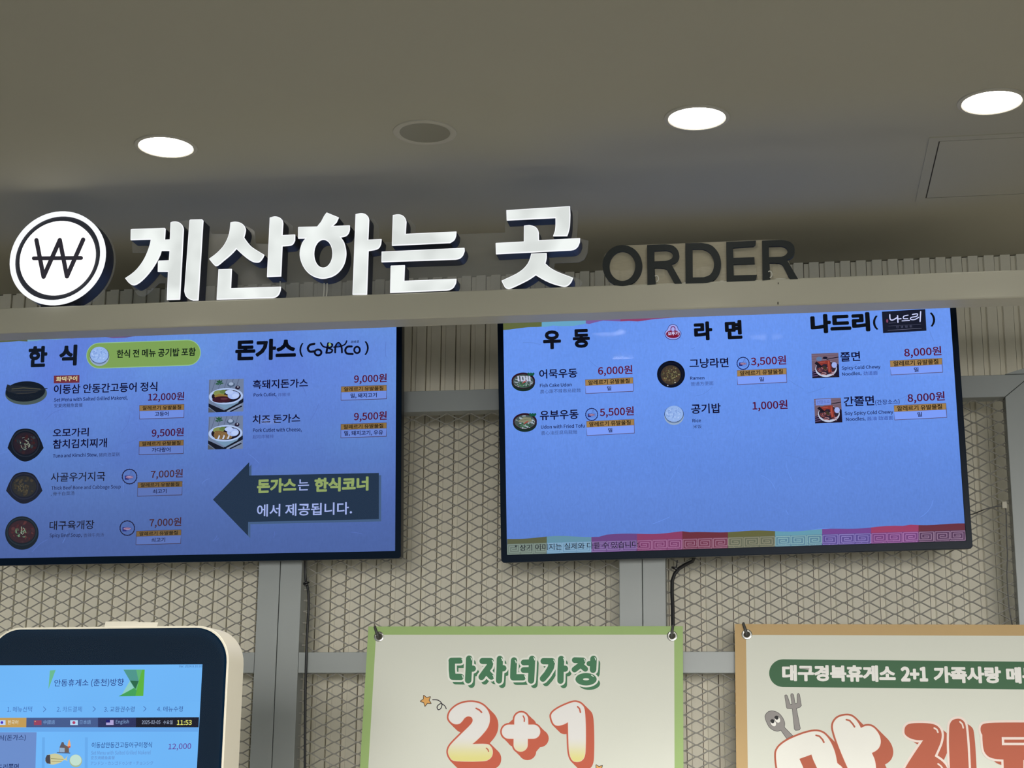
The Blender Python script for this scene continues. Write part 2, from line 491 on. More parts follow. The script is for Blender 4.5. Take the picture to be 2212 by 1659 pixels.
# downlights further back: the first match screen reflections, the rest are added for light
BACK = [(-0.71, 2.70), (-0.045, 2.43), (0.616, 1.66), (-0.75, 1.88), (0.05, 1.46), (-4.8, 2.5), (-4.9, 0.8), (1.9, 2.3), (2.6, 0.4), (2.8, -1.4), (-3.6, -1.6)]
for i, (x, y) in enumerate(BACK):
    downlight(x, y, True, 'lit round downlight of the rows behind the ones in view', 'downlights behind the rows in view')

# ------------------------------------------------------------------ header beam carrying the signs
BY0, BY1 = 4.20, 4.282
BZ1 = CAMZ+0.3069*BY0; BZ0 = CAMZ+0.2891*BY0
beam = tag(empty('header_beam', (0, BY0, BZ0)), 'long cream painted square beam above both menu screens, carrying the lit sign', 'beam')
mb = MB(); mb.box(XL+0.01, XR-0.01, BY0, BY1, BZ0, BZ1, M_beam); mb.build('tube', beam, bevel=0.004)
# small dark dent and glue spots on its face
p = at(1680.5, 655, BY0); mb = MB(); mb.prism([(p[0]+0.0016*math.cos(t), BY0-0.0006, p[2]+0.0045*math.sin(t)) for t in [k*PI/5 for k in range(10)]], (0, 0.0008, 0), M_joint); mb.build('screw_hole', beam)
p = at(1681, 612, BY0); mb = MB(); mb.prism([(p[0]+0.0012*math.cos(t), BY0-0.0006, p[2]+0.003*math.sin(t)) for t in [k*PI/5 for k in range(10)]], (0, 0.0008, 0), M_joint); mb.build('screw_hole', beam)
for (x, y, rx) in ((1685, 601, 14), (1560, 608, 6), (1480, 612, 5)):
    p = at(x, y, BY0+0.012)
    mb = MB(); mb.prism([(p[0]+rx*0.0013*math.cos(t), BY0+0.012+0.006*math.sin(t), BZ1-0.0005) for t in [k*PI/6 for k in range(12)]], (0, 0, 0.003), M_foam); mb.build('glue_blob', beam)
# end posts of the portal, outside the picture
for x in (XL+0.05, XR-0.05):
    mb = MB(); mb.box(x-0.035, x+0.035, BY0+0.01, BY1-0.01, 0, BZ0+0.002, M_beam); mb.build('post', beam)

# ------------------------------------------------------------------ mesh screens behind the counter
FY0, FY1 = 4.88, 4.925
MY = 4.915
zt1, zt0 = CAMZ+1.1737, CAMZ+1.1065       # top rail
zm1, zm0 = CAMZ+0.3619, CAMZ+0.2993       # middle rail
ZB = 0.0
def expanded_metal(mb_, x0, x1, z0, z1, phase_x, phase_z):
    px, pz = 0.0729, 0.0343
    ww, tt = 0.0021, 0.0016
    i0 = int(math.floor((x0-phase_x)/px))-1; i1 = int(math.ceil((x1-phase_x)/px))+1
    j0 = int(math.floor((z0-phase_z)/pz))-1; j1 = int(math.ceil((z1-phase_z)/pz))+1
    km = mb_.m(M_mesh)
    def seg(a, b):
        # clip against the opening
        (xa, za), (xb, zb) = a, b
        if xa > xb: xa, za, xb, zb = xb, zb, xa, za
        if xb < x0 or xa > x1: return
        if xa < x0: za += (zb-za)*(x0-xa)/(xb-xa); xa = x0
        if xb > x1: zb = za+(zb-za)*(x1-xa)/(xb-xa); xb = x1
        lo, hi = min(za, zb), max(za, zb)
        if hi < z0 or lo > z1: return
        if za > z1: 
            xa += (xb-xa)*(z1-za)/(zb-za); za = z1
        if zb > z1: xb = xa+(xb-xa)*(z1-za)/(zb-za); zb = z1
        if za < z0: xa += (xb-xa)*(z0-za)/(zb-za); za = z0
        if zb < z0: xb = xa+(xb-xa)*(z0-za)/(zb-za); zb = z0
        i = len(mb_.v)
        # strand: flat strip tipped back, front face catches light from above
        for (x, z) in ((xa, za), (xb, zb)):
            mb_.v += [(x, MY-0.0028, z-ww*0.75), (x, MY-0.0012, z+ww), (x, MY+0.0022, z+ww*0.7), (x, MY+0.0008, z-ww*1.05)]
        for k in range(4):
            mb_.f.append((i+k, i+(k+1) % 4, i+4+(k+1) % 4, i+4+k)); mb_.mi.append(km)
    h = 0.0055
    for i in range(i0, i1+1):
        for j in range(j0, j1+1):
            cx, cz = phase_x+i*px, phase_z+j*pz
            for (ox, oz) in ((0, 0), (px/2, pz/2)):
                x, z = cx+ox, cz+oz
                seg((x-h/2, z), (x+h/2, z))
                seg((x+h/2, z), (x+px/2-h/2, z+pz/2))
                seg((x+h/2, z), (x+px/2-h/2, z-pz/2))
nodeP = at(935, 1163.5, MY)    # one crossing of the mesh between the menu screens
def screen_unit(x0, x1, label, sw=0.0685, right_sw=None, group='mesh panel screens behind the counter'):
    t = tag(empty('mesh_screen', ((x0+x1)/2, FY0, 0)), label, 'partition', group)
    rw = right_sw or sw
    zt = zt1
    def pr(name, pts):
        m_ = MB(); m_.prism([(x, FY0, z) for x, z in pts], (0, FY1-FY0+0.015, 0), M_steel); return m_.build(name, t, bevel=0.0015)
    g = 0.0009
    rh = zt1-zt0
    pr('stile', [(x0, ZB), (x0+sw, ZB), (x0+sw, zt0-g), (x0, zt-g)])
    pr('stile', [(x1-rw, ZB), (x1, ZB), (x1, zt-g), (x1-rw, zt0-g)])
    pr('top_rail', [(x0+g, zt), (x0+sw+g, zt0), (x1-rw-g, zt0), (x1-g, zt)])
    pr('middle_rail', [(x0+sw+0.001, zm0), (x1-rw-0.001, zm0), (x1-rw-0.001, zm1), (x0+sw+0.001, zm1)])
    pr('bottom_rail', [(x0+sw+0.001, 0.04), (x1-rw-0.001, 0.04), (x1-rw-0.001, 0.11), (x0+sw+0.001, 0.11)])
    for (za, zb) in ((zm1-0.004, zt0+0.004), (0.106, zm0+0.004)):
        m_ = MB(); expanded_metal(m_, x0+sw-0.004, x1-rw+0.004, za, zb, nodeP[0], nodeP[2])
        o = m_.build('expanded_mesh', t, fix=False); o['kind'] = 'stuff'
    return t
sA = -1.542
screen_unit(sA-0.0015-1.125, sA-0.0015, 'grey framed mesh screen behind the ordering kiosk')
screen_unit(sA+0.0008, -0.4176, 'grey framed mesh screen between the two posts, behind the green bordered poster')
u3 = screen_unit(-0.4160, 0.745, 'grey framed mesh screen behind the tan bordered poster', right_sw=0.083)

# folded metal plate lying on the last screen's top corner
p0 = at(2171, 808.5, FY0); mb = MB()
mb.prism([(p0[0], FY0-0.004, zt1+0.0005), (p0[0]+0.30, FY0-0.004, zt1+0.0005), (p0[0]+0.30, FY0-0.004, zt1+0.088), (p0[0]+0.04, FY0-0.004, zt1+0.0125)], (0, 0.05, 0), M_steel)
tag(mb.build('metal_plate'), 'small wedge of grey sheet metal resting on the mesh screen corner', 'plate')

# ------------------------------------------------------------------ lit letters and discs
def fpts(tr, pts, Y): return [tuple(at(*tr(p[0], p[1])[:2], Y)) for p in pts]
def inset(poly, dst):
    """shrink a planar (x,z) loop by dst"""
    P = [(p[0], p[2]) for p in poly]; n = len(P)
    area = sum(P[i][0]*P[(i+1) % n][1]-P[(i+1) % n][0]*P[i][1] for i in range(n))
    sg = 1 if area > 0 else -1; out = []
    for i in range(n):
        a, b, c = P[i-1], P[i], P[(i+1) % n]
        def nrm(u, v):
            dx, dz = v[0]-u[0], v[1]-u[1]; l = math.hypot(dx, dz) or 1e-9; return (-dz/l*sg, dx/l*sg)
        n1, n2 = nrm(a, b), nrm(b, c); mx, mz = n1[0]+n2[0], n1[1]+n2[1]; l2 = mx*mx+mz*mz
        if l2 < 0.3: l2 = 0.3
        k = 2*dst/l2
        out.append((b[0]+mx*k, poly[i][1], b[1]+mz*k))
    return out
LETTER_Y = BY0-0.002
LDEP = 0.052
def channel_letter(sign, pieces, label):
    """pieces: list of (outline, holes) in 3d at LETTER_Y; can body = part, lit faces = sub-parts"""
    mb_ = MB()
    for out, holes in pieces:
        mb_.prism([(p[0], LETTER_Y+0.004, p[2]) for p in out], (0, LDEP, 0), M_return, holes=[[(q[0], LETTER_Y+0.004, q[2]) for q in h] for h in holes])
    body = mb_.build('letter', sign)
    body['label'] = label
    for out, holes in pieces:
        m_ = MB()
        rim_in = inset(out, 0.0022); hin = [inset(h, -0.0022) for h in holes]
        m_.prism(out, (0, 0.004, 0), M_rim, holes=holes, back=False)
        m_.prism([(p[0], p[1]-0.0012, p[2]) for p in rim_in], (0, 0.001, 0), M_face, holes=[[(p[0], p[1]-0.0012, p[2]) for p in h] for h in hin], back=False)
        m_.build('letter_face', body)
    return body

sign = tag(empty('lit_sign', (-1.2, LETTER_Y, BZ1)), 'lit white sign of four words of Korean syllables standing on the beam, clear plate behind', 'sign')
sign['label'] = 'long lit sign of five white Korean syllables standing on the beam'
t1 = T(260, 450, 7.541)
A1 = [(168, 350), (172, 342), (200, 336), (722, 318), (732, 330), (722, 500), (730, 508), (805, 505), (816, 230)] + cr([(816, 230), (850, 216), (910, 214), (965, 232), (1005, 270), (1026, 320), (1028, 360)], 3, False)[1:] + [(968, 1478), (960, 1484), (755, 1490), (775, 1030), (608, 1030), (612, 870), (625, 850), (790, 845), (800, 690), (665, 690)] + \
     cr([(650, 745), (600, 850), (520, 980), (420, 1105), (320, 1200), (240, 1246), (190, 1246), (135, 1212), (75, 1137, 1)], 3, False) + cr([(75, 1137, 1), (175, 1070), (270, 985), (360, 865), (425, 740), (475, 600), (495, 505, 1)], 3, False)[1:] + [(165, 515)]
B1 = [(1125, 195), (1140, 182), (1330, 178), (1348, 195), (1268, 1490), (1262, 1498)] + cr([(1180, 1500), (1110, 1472), (1062, 1425), (1040, 1350)], 4, False)
channel_letter(sign, [(fpts(t1, A1, LETTER_Y), []), (fpts(t1, B1, LETTER_Y), [])], 'first lit syllable, next to the round won disc')
t2 = T(440, 450, 7.541)
A2 = cr([(435, 228, 1), (510, 216), (590, 230), (650, 270), (680, 330), (678, 390), (655, 470, 1), (720, 560), (800, 640), (985, 755, 1), (960, 810), (915, 865), (870, 880), (800, 870), (720, 825), (620, 745), (530, 660, 1), (470, 725), (400, 790), (320, 855), (250, 915), (210, 935), (170, 925), (85, 822, 1), (190, 745), (280, 660), (340, 580), (390, 480), (420, 370)], 3)
B2 = [(240, 992), (455, 985), (440, 1300), (1255, 1275)] + cr([(1250, 1330), (1225, 1395), (1180, 1440), (1120, 1458)], 3, False) + [(210, 1485)]
C2 = cr([(1075, 150, 1), (1160, 130), (1235, 148), (1280, 190), (1292, 245)], 3, False) + [(1280, 435), (1487, 425)] + cr([(1485, 520), (1460, 570), (1410, 603), (1280, 615, 1)], 3, False) + [(1258, 1105), (1030, 1115)]
channel_letter(sign, [(fpts(t2, q, LETTER_Y), []) for q in (A2, B2, C2)], 'second lit syllable of the sign')
t3 = T(630, 440, 7.541)
A3 = [(105, 385), (115, 378), (415, 370)] + cr([(480, 290), (530, 195), (570, 142, 1)], 3, False) + [(765, 222)] + cr([(730, 300), (665, 362, 1)], 2, False) + [(945, 352)] + cr([(945, 420), (925, 480), (880, 525), (800, 545, 1), (850, 620), (880, 730), (887, 830), (868, 940), (820, 1045), (740, 1135), (640, 1192), (520, 1218), (420, 1207), (320, 1165), (230, 1088), (162, 970), (130, 840), (142, 720), (180, 620), (228, 563, 1)], 3, False) + [(103, 565)]
H3 = ell(513, 812, 150, 228, 30)
B3 = cr([(1040, 170, 1), (1130, 152), (1200, 168), (1245, 210), (1260, 262)], 3, False) + [(1245, 585), (1462, 575)] + cr([(1455, 650), (1430, 705), (1380, 742), (1250, 768, 1)], 3, False) + [(1225, 1478), (990, 1480)]
channel_letter(sign, [(fpts(t3, A3, LETTER_Y), [fpts(t3, H3, LETTER_Y)]), (fpts(t3, B3, LETTER_Y), [])], 'third lit syllable with a round counter')
t4 = T(810, 440, 7.541)
A4 = cr([(290, 185, 1), (370, 172), (440, 185), (490, 230), (510, 290)], 3, False) + [(498, 490), (1325, 452)] + cr([(1320, 520), (1290, 590), (1220, 637)], 3, False) + [(275, 682)]
B4 = [(108, 780), (1455, 718)] + cr([(1460, 765), (1430, 842), (1375, 892), (1310, 907)], 3, False) + [(105, 950)]
C4 = [(255, 1015), (262, 1008), (485, 1000), (475, 1255), (1325, 1222)] + cr([(1320, 1285), (1280, 1360), (1220, 1400), (1150, 1412)], 3, False) + [(245, 1450)]
channel_letter(sign, [(fpts(t4, q, LETTER_Y), []) for q in (A4, B4, C4)], 'fourth lit syllable made of stacked bars')
t5 = T(1050, 430, 7.5417)
A5 = [(330, 180), (1365, 115)] + cr([(1372, 250), (1365, 420), (1350, 510), (1320, 600, 1)], 3, False) + [(1090, 602)] + cr([(1120, 520), (1130, 430), (1130, 305, 1)], 3, False) + [(335, 345)]
B5 = [(155, 720), (162, 714), (615, 690), (618, 432)] + cr([(700, 422), (785, 442), (838, 487), (858, 545)], 3, False) + [(860, 670), (1530, 635)] + cr([(1528, 695), (1495, 772), (1440, 818), (1375, 833)], 3, False) + [(160, 895)]
C5 = cr([(735, 888, 1), (985, 878, 1), (985, 960), (965, 1045, 1), (1050, 1120), (1180, 1190), (1415, 1280, 1), (1390, 1345), (1340, 1402), (1280, 1425), (1200, 1412), (1060, 1370), (930, 1310), (808, 1237, 1), (700, 1310), (560, 1382), (400, 1455), (345, 1458), (300, 1430), (250, 1330, 1), (380, 1270), (500, 1210), (600, 1140), (670, 1060), (710, 980)], 3)
channel_letter(sign, [(fpts(t5, q, LETTER_Y), []) for q in (A5, B5, C5)], 'fifth lit syllable, set apart by a gap')
# clear backing plate of the sign
PY = LETTER_Y+0.004+LDEP+0.001
pl = [(286, 545), (284, 503), (366, 500), (369, 482), (400, 475), (447, 487), (458, 505), (498, 505), (502, 489), (533, 488), (549, 498), (552, 526), (582, 527), (584, 478), (618, 476), (632, 488), (633, 520), (700, 500), (712, 472), (755, 481), (766, 497), (770, 476), (808, 472), (818, 487), (819, 524), (850, 523), (852, 478), (885, 474), (897, 487), (897, 503), (988, 506), (1091, 502.5), (1091, 459), (1180, 455), (1249, 454), (1246, 513.5), (1271, 520), (1269, 545), (1262, 560), (1250, 566), (1198, 568), (1196, 580), (1254, 604), (1258, 611), (1251, 621), (1240, 632), (1080, 636), (880, 641), (470, 655), (455, 652), (355, 655), (357, 611), (343, 611), (322, 632), (310, 640), (298, 638), (285, 620), (272, 600), (300, 580), (318, 545)]
m_ = MB(); bl = [tuple(at(x, y, PY)) for x, y in pl]
m_.prism([(p[0], p[1], max(p[2], BZ1+0.0005)) for p in bl], (0, 0.005, 0), M_acryl); m_.build('clear_backing_plate', sign)
for x in (700, 706.5):
    a = at(x, 613, PY-0.01); b = at(x-1.5, 640, PY-0.01)
    m_ = MB(); m_.tube([(a[0], a[1], a[2]+0.01), (a[0]+0.001, a[1], (a[2]+b[2])/2), (b[0], b[1], BZ1+0.001)], 0.0024, M_foam, 6); m_.build('lead_wire', sign, smooth=True)
a = at(604, 612, PY-0.01); m_ = MB(); m_.tube([(a[0], a[1], a[2]+0.02), (a[0]+0.002, a[1], a[2]-0.004), (a[0], a[1], a[2]-0.03)], 0.002, M_foam, 6); m_.build('lead_wire', sign, smooth=True)
for x in (320, 600, 900, 1180):
    a = at(x, 640, PY); m_ = MB(); m_.box(a[0]-0.02, a[0]+0.02, PY+0.0052, PY+0.03, BZ1+0.0003, BZ1+0.012, M_acryl); m_.build('plate_foot', sign)

# won disc
t0 = T(0, 430, 6.636)
won = tag(empty('won_sign_disc', tuple(at(126, 559, LETTER_Y))), 'round lit white disc with a dark won currency mark at the start of the sign', 'sign')
dc = at(126.2, 558.6, LETTER_Y)
e0 = at(24.2, 558.6, LETTER_Y); e1 = at(227.8, 558.6, LETTER_Y)
RD = (e1[0]-e0[0])/2
Rz = (at(126, 458.7, LETTER_Y)[2]-at(126, 658.8, LETTER_Y)[2])/2
cz = max(dc[2], BZ1+Rz-0.008)
def circ(r, y, n=64, sx=1.0): return [(dc[0]+r*math.cos(2*PI*k/n), y, dc[2]+r*(Rz/RD)*math.sin(2*PI*k/n)) for k in range(n)]
LY = LETTER_Y-0.004
m_ = MB(); m_.prism(circ(RD, LY+0.004), (0, LDEP+0.004, 0), M_return); b = m_.build('can', won, smooth=True)
m_ = MB(); m_.prism(circ(RD, LY-0.006), (0, 0.010, 0), M_ring, holes=[circ(RD*0.905, LY-0.006)]); m_.build('lit_ring', won, smooth=True)
m_ = MB(); m_.prism(circ(RD*0.91, LY+0.0015), (0, 0.003, 0), M_return); m_.build('dark_groove', won)
m_ = MB(); m_.prism(circ(RD*0.795, LY-0.004), (0, 0.0055, 0), M_disc); m_.build('lit_face', won, smooth=True)
sw = Surf((dc[0], LY-0.0045, dc[2]), (1, 0, 0), (0, 0, 1), 'print')
M_won = mat('won_mark_dark', (70, 66, 84), rough=0.6, var=0.15, scale=40)
A = Art(sw, t0)
A.stroke([(523, 590), (625, 1115), (858, 588), (960, 1110), (1193, 582)], 62, M_won, 1).stroke([(485, 850), (1163, 845)], 56, M_won, 1)
A.done('won_mark', won)
m_ = MB(); m_.prism(circ(RD+0.004, LY+LDEP+0.0085), (0, 0.004, 0), M_acryl); m_.build('clear_backing_plate', won)
m_ = MB(); m_.box(dc[0]-0.05, dc[0]+0.05, LY+0.02, LY+LDEP, BZ1, dc[2]-Rz*0.93, M_return); m_.build('foot', won)

# ORDER letters
t6 = T(1260, 470, 4.424)
order = tag(empty('order_sign', tuple(at(1510, 600, LETTER_Y))), 'dark grey ORDER letters on a milky acrylic plate at the right end of the sign', 'sign')
OY = LETTER_Y+0.001
def dark_letter(out, holes, label):
    m_ = MB(); m_.prism(fpts(t6, out, OY), (0, 0.009, 0), M_order, holes=[fpts(t6, h, OY) for h in holes]); o = m_.build('letter', order, smooth=False); o['label'] = label
dark_letter(ell(373, 458, 190, 196, 48), [ell(373, 463, 124, 142, 40)], 'letter O')
dark_letter([(610, 262)]+cr([(780, 255), (850, 265), (895, 300), (915, 345), (912, 390), (888, 425), (842, 447, 1)], 3, False)+[(945, 630), (875, 633)]+cr([(800, 497), (770, 484), (680, 480, 1)], 2, False)+[(692, 636), (613, 642)], [[(678, 318)]+cr([(790, 313), (835, 325), (857, 360), (840, 395), (790, 413)], 3, False)+[(678, 418)]], 'first letter R')
dark_letter([(975, 245)]+cr([(1130, 242), (1215, 260), (1272, 310), (1305, 370), (1316, 440), (1303, 520), (1262, 585), (1205, 618), (1140, 626)], 3, False)+[(978, 630)], [[(1043, 300)]+cr([(1140, 300), (1200, 328), (1238, 380), (1250, 440), (1240, 500), (1208, 548), (1150, 570)], 3, False)+[(1045, 572)]], 'letter D')
dark_letter([(1365, 232), (1650, 220), (1646, 258), (1625, 275), (1430, 288), (1433, 385), (1635, 378), (1638, 440), (1435, 447), (1438, 552), (1658, 547), (1652, 590), (1640, 601), (1370, 613)], [], 'letter E')
dark_letter([(1708, 220)]+cr([(1890, 213), (1965, 227), (2008, 262), (2021, 312), (2012, 358), (1985, 390), (1947, 405, 1)], 3, False)+[(2052, 585), (1975, 588)]+cr([(1905, 452), (1870, 435), (1780, 432, 1)], 2, False)+[(1787, 592), (1712, 600)], [[(1773, 275)]+cr([(1895, 271), (1938, 290), (1953, 325), (1930, 360), (1890, 374)], 3, False)+[(1775, 378)]], 'last letter R')
pts = [(1301, 575), (1306, 550), (1322, 536), (1345, 530), (1440, 527), (1500, 524.5), (1580, 521), (1650, 518), (1690, 518), (1712, 526), (1717, 545), (1703, 562), (1712, 585), (1724, 603), (1700, 605), (1330, 617), (1312, 606)]
m_ = MB(); m_.prism([(p[0], p[1], max(p[2], BZ1+0.0005)) for p in (at(x, y, OY+0.0095) for x, y in pts)], (0, 0.006, 0), M_acryl2); m_.build('milky_plate', order)
for x in (1415, 1660):
    p = at(x+3, 600, OY+0.004); m_ = MB()
    m_.tube([(p[0]+0.006*math.cos(t), OY-0.002, BZ1+0.012+0.009*math.sin(t)) for t in [k*PI/5-PI/2 for k in range(7)]], 0.0016, M_foam, 6); m_.build('lead_wire', order, smooth=True)
#SPLIT
# ------------------------------------------------------------------ menu screens
def axes(al, be, ga):
    ca, sa, cb, sb, cg, sg = math.cos(al), math.sin(al), math.cos(be), math.sin(be), math.cos(ga), math.sin(ga)
    U = np.array([cg, sg, 0.]); V = np.array([0, 0, 1.]); N_ = np.cross(U, V); V2 = ca*V+sa*N_
    return cb*U+sb*V2, -sb*U+cb*V2
def screen_paper(name, ca, cb, cc, zlo, zhi):
    """lit picture background: pale blue handmade paper, darker towards the bottom of the picture"""
    m = bpy.data.materials.new(name); nt, N, L = nodes(m)
    for n in list(N): N.remove(n)
    o = N.new('ShaderNodeOutputMaterial'); e = N.new('ShaderNodeEmission'); tc = N.new('ShaderNodeTexCoord')
    n1 = N.new('ShaderNodeTexNoise'); n1.inputs['Scale'].default_value = 2.2; n1.inputs['Detail'].default_value = 2
    mx = N.new('ShaderNodeMix'); mx.data_type = 'RGBA'; mx.inputs[6].default_value = lin(ca); mx.inputs[7].default_value = lin(cb)
    r1 = N.new('ShaderNodeMapRange'); r1.inputs[1].default_value = .35; r1.inputs[2].default_value = .65
    L.new(tc.outputs['Object'], n1.inputs['Vector']); L.new(n1.outputs['Fac'], r1.inputs[0]); L.new(r1.outputs[0], mx.inputs[0])
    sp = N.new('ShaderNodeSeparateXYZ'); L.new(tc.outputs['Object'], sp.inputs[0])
    r2 = N.new('ShaderNodeMapRange'); r2.interpolation_type = 'SMOOTHSTEP'; r2.inputs[1].default_value = zlo; r2.inputs[2].default_value = zhi; r2.inputs[3].default_value = 1.0; r2.inputs[4].default_value = 0.0  # viewing-angle falloff of the display, put into the colour
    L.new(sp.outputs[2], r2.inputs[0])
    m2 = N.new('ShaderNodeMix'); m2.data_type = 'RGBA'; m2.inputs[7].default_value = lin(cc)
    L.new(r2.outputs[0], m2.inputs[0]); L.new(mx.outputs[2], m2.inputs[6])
    # fine fibres: noise stretched upright
    mp = N.new('ShaderNodeMapping'); mp.inputs['Scale'].default_value = (260, 260, 60); L.new(tc.outputs['Object'], mp.inputs[0])
    n2 = N.new('ShaderNodeTexNoise'); n2.inputs['Scale'].default_value = 1; n2.inputs['Detail'].default_value = 4; L.new(mp.outputs[0], n2.inputs['Vector'])
    n3 = N.new('ShaderNodeTexNoise'); n3.inputs['Scale'].default_value = 45; n3.inputs['Detail'].default_value = 6; n3.inputs['Distortion'].default_value = 2.5
    L.new(tc.outputs['Object'], n3.inputs['Vector'])
    ad = N.new('ShaderNodeMath'); ad.operation = 'ADD'; L.new(n2.outputs['Fac'], ad.inputs[0]); L.new(n3.outputs['Fac'], ad.inputs[1])
    r3 = N.new('ShaderNodeMapRange'); r3.inputs[1].default_value = .6; r3.inputs[2].default_value = 1.4; r3.inputs[3].default_value = .94; r3.inputs[4].default_value = 1.08
    L.new(ad.outputs[0], r3.inputs[0]); L.new(r3.outputs[0], e.inputs[1]); L.new(m2.outputs[2], e.inputs[0]); L.new(e.outputs[0], o.inputs[0])
    return m
SCALE_TV = 4.78/4.74
TVW, TVH = 1.31544*SCALE_TV, 1.31544*0.5625*SCALE_TV
def menu_screen(O, U, V, label, mat_bg):
    S = Surf(O, U, V, 'lit')
    c = S.P((TVW/2, 0))
    t = tag(empty('menu_screen', tuple(c)), label, 'screen', 'wall mounted menu screens')
    l, b, tp = 0.0175, 0.0225, 0.016
    out = [(-l, -b+0.006), (-l+0.006, -b), (TVW+l-0.006, -b), (TVW+l, -b+0.006), (TVW+l, TVH+tp), (-l, TVH+tp)]
    inn = [(0, 0), (TVW, 0), (TVW, TVH), (0, TVH)]
    P = lambda uv, d: tuple(S.P(uv)+S.N*d)
    m_ = MB(); m_.prism([P(u, 0.0042) for u in out], tuple(-S.N*0.0122), M_bezel, holes=[[P(u, 0.0042) for u in inn]]); m_.build('bezel', t, bevel=0.0012)
    m_ = MB(); m_.prism([P((u[0]*0.997+0.002, u[1]*0.997+0.001), -0.008) for u in out], tuple(-S.N*0.035), M_black); m_.build('housing', t, bevel=0.002)
    m_ = MB(); m_.face([P(u, 0) for u in inn], mat_bg); panel = m_.build('display_panel', t, fix=False)
    m_ = MB(); m_.face([tuple(S.P(u, 10)) for u in inn], M_pane); m_.build('glass_pane', t, fix=False)
    # wall bracket to the posts behind
    q = S.P((TVW*0.5, TVH*0.45)); y0 = q[1]+0.036
    for dx in (-0.2, 0.2):
        m_ = MB(); m_.box(q[0]+dx-0.02, q[0]+dx+0.02, y0-0.01, FY0-0.001, q[2]-0.2, q[2]+0.2, M_black); m_.build('wall_bracket', t)
    return S, t, panel
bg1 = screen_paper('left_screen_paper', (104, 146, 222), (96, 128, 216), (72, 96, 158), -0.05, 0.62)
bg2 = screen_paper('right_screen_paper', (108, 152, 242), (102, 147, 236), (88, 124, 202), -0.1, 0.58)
U, V = axes(0.06455, 0.0065, 0.00033)
O1 = CAM+np.array([-1.1432, 4.74, 0.65023])*SCALE_TV - U*TVW
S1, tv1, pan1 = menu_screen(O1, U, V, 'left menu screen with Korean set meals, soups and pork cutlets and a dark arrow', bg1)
U, V = axes(0.05511, 0.01921, 0.00031)
O2 = CAM+np.array([-0.80398, 4.74, 0.63456])*SCALE_TV
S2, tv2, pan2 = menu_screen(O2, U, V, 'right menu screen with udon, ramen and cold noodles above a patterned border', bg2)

DK = (12, 14, 42); NAME = (14, 12, 48); PRICE = (84, 18, 46); EN = (20, 24, 78); CN = (66, 84, 138); HD = (14, 22, 36)
def lettering(S, pan, tr, name, items, label=None):
    for it in items:
        a = Art(S, tr); a.text(*it); a.done(name, pan, label)
def allergy(S, pan, tr, tl, tr_, bl, br, hh, body, head, lbl, dim=1.0):
    """tan header box with an outlined box below"""
    a = Art(S, tr)
    tan = tuple(int(v*dim) for v in (160, 128, 80)); pale = tuple(int(v*dim) for v in (124, 158, 250)); ol = tuple(int(v*dim) for v in (88, 66, 84))
    a.poly([tl, tr_, br, bl], ol, 1)
    s = (tr_[1]-tl[1])/(tr_[0]-tl[0])
    a.poly([(tl[0]+3, tl[1]+hh), (tr_[0]-3, tr_[1]+hh), (br[0]-5, br[1]-6), (bl[0]+5, bl[1]-6)], pale, 2)
    a.poly([(tl[0]+3, tl[1]+4), (tr_[0]-3, tr_[1]+4), (tr_[0]-3, tr_[1]+hh-2), (tl[0]+3, tl[1]+hh-2)], tan, 2)
    x0, x1 = head; wd = tr_[0]-tl[0]
    a.text('알레르기 유발물질', x0, tl[1]+(x0-tl[0])*s+hh-7, x1, tl[1]+(x1-tl[0])*s+hh-7, hh-17, (24, 18, 12), 0.02, 3)
    t, bx0, by0, bx1, by1, h = body
    a.text(t, bx0, by0, bx1, by1, h, (10, 10, 60), 0.019, 3)
    return a.done('allergy_label', pan, lbl)
def badge(S, pan, tr, cx, cy, r, c=(28, 34, 88)):
    a = Art(S, tr); n = 18
    out = []
    for k in range(n*4):
        t = 2*PI*k/(n*4); rr = r*(1+0.045*abs(math.sin(n*t/2))-0.02); out.append((cx+rr*math.cos(t), cy+rr*math.sin(t)))
    a.poly(out, c, 1, [ell(cx, cy, r*0.87, r*0.87, 36)])
    a.stroke([(cx-r*.1, cy-r*.1), (cx+r*.1, cy-r*.3), (cx+r*.15, cy-r*.68), (cx+r*.3, cy-r*.68), (cx+r*.32, cy-r*.2), (cx+r*.55, cy-r*.15), (cx+r*.58, cy+r*.25), (cx+r*.4, cy+r*.42), (cx-r*.1, cy+r*.42)], r*.05, (70, 92, 160), 1)
    a.rect(cx-r*.62, cy-r*.12, cx-r*.1, cy+r*.42, (34, 44, 120), 2)
    a.poly(ell(cx, cy+r*.08, r*.52, r*.2, 16), (96, 60, 110), 3).poly(ell(cx, cy+r*.08, r*.45, r*.12, 14), (190, 176, 220), 4)
    a.stroke([(cx-r*.32, cy+r*.1), (cx+r*.32, cy+r*.07)], r*.1, (120, 60, 80), 5)
    return a.done('thumbs_up_badge', pan)
R_ = random.Random(3)
def noodles(a, cx, cy, rx, ry, n, cols, w_, layer, seed=1):
    q = random.Random(seed)
    for _ in range(n):
        t = q.uniform(0, 2*PI); d = math.sqrt(q.random()); x, y = cx+rx*d*math.cos(t), cy+ry*d*math.sin(t)
        g = q.uniform(0, PI); L_ = q.uniform(.25, .6)*rx; c = cols[q.randrange(len(cols))]
        p = []
        for k in range(4):
            u = k/3-.5; bx, by = x+L_*u*math.cos(g)+L_*.25*math.sin(u*5)*math.sin(g), y+L_*u*math.sin(g)*ry/rx
            dd = math.hypot((bx-cx)/rx, (by-cy)/ry)
            if dd > .96: bx, by = cx+(bx-cx)/dd*.96, cy+(by-cy)/dd*.96
            p.append((bx, by))
        a.stroke(p, w_, c, layer, caps=False)
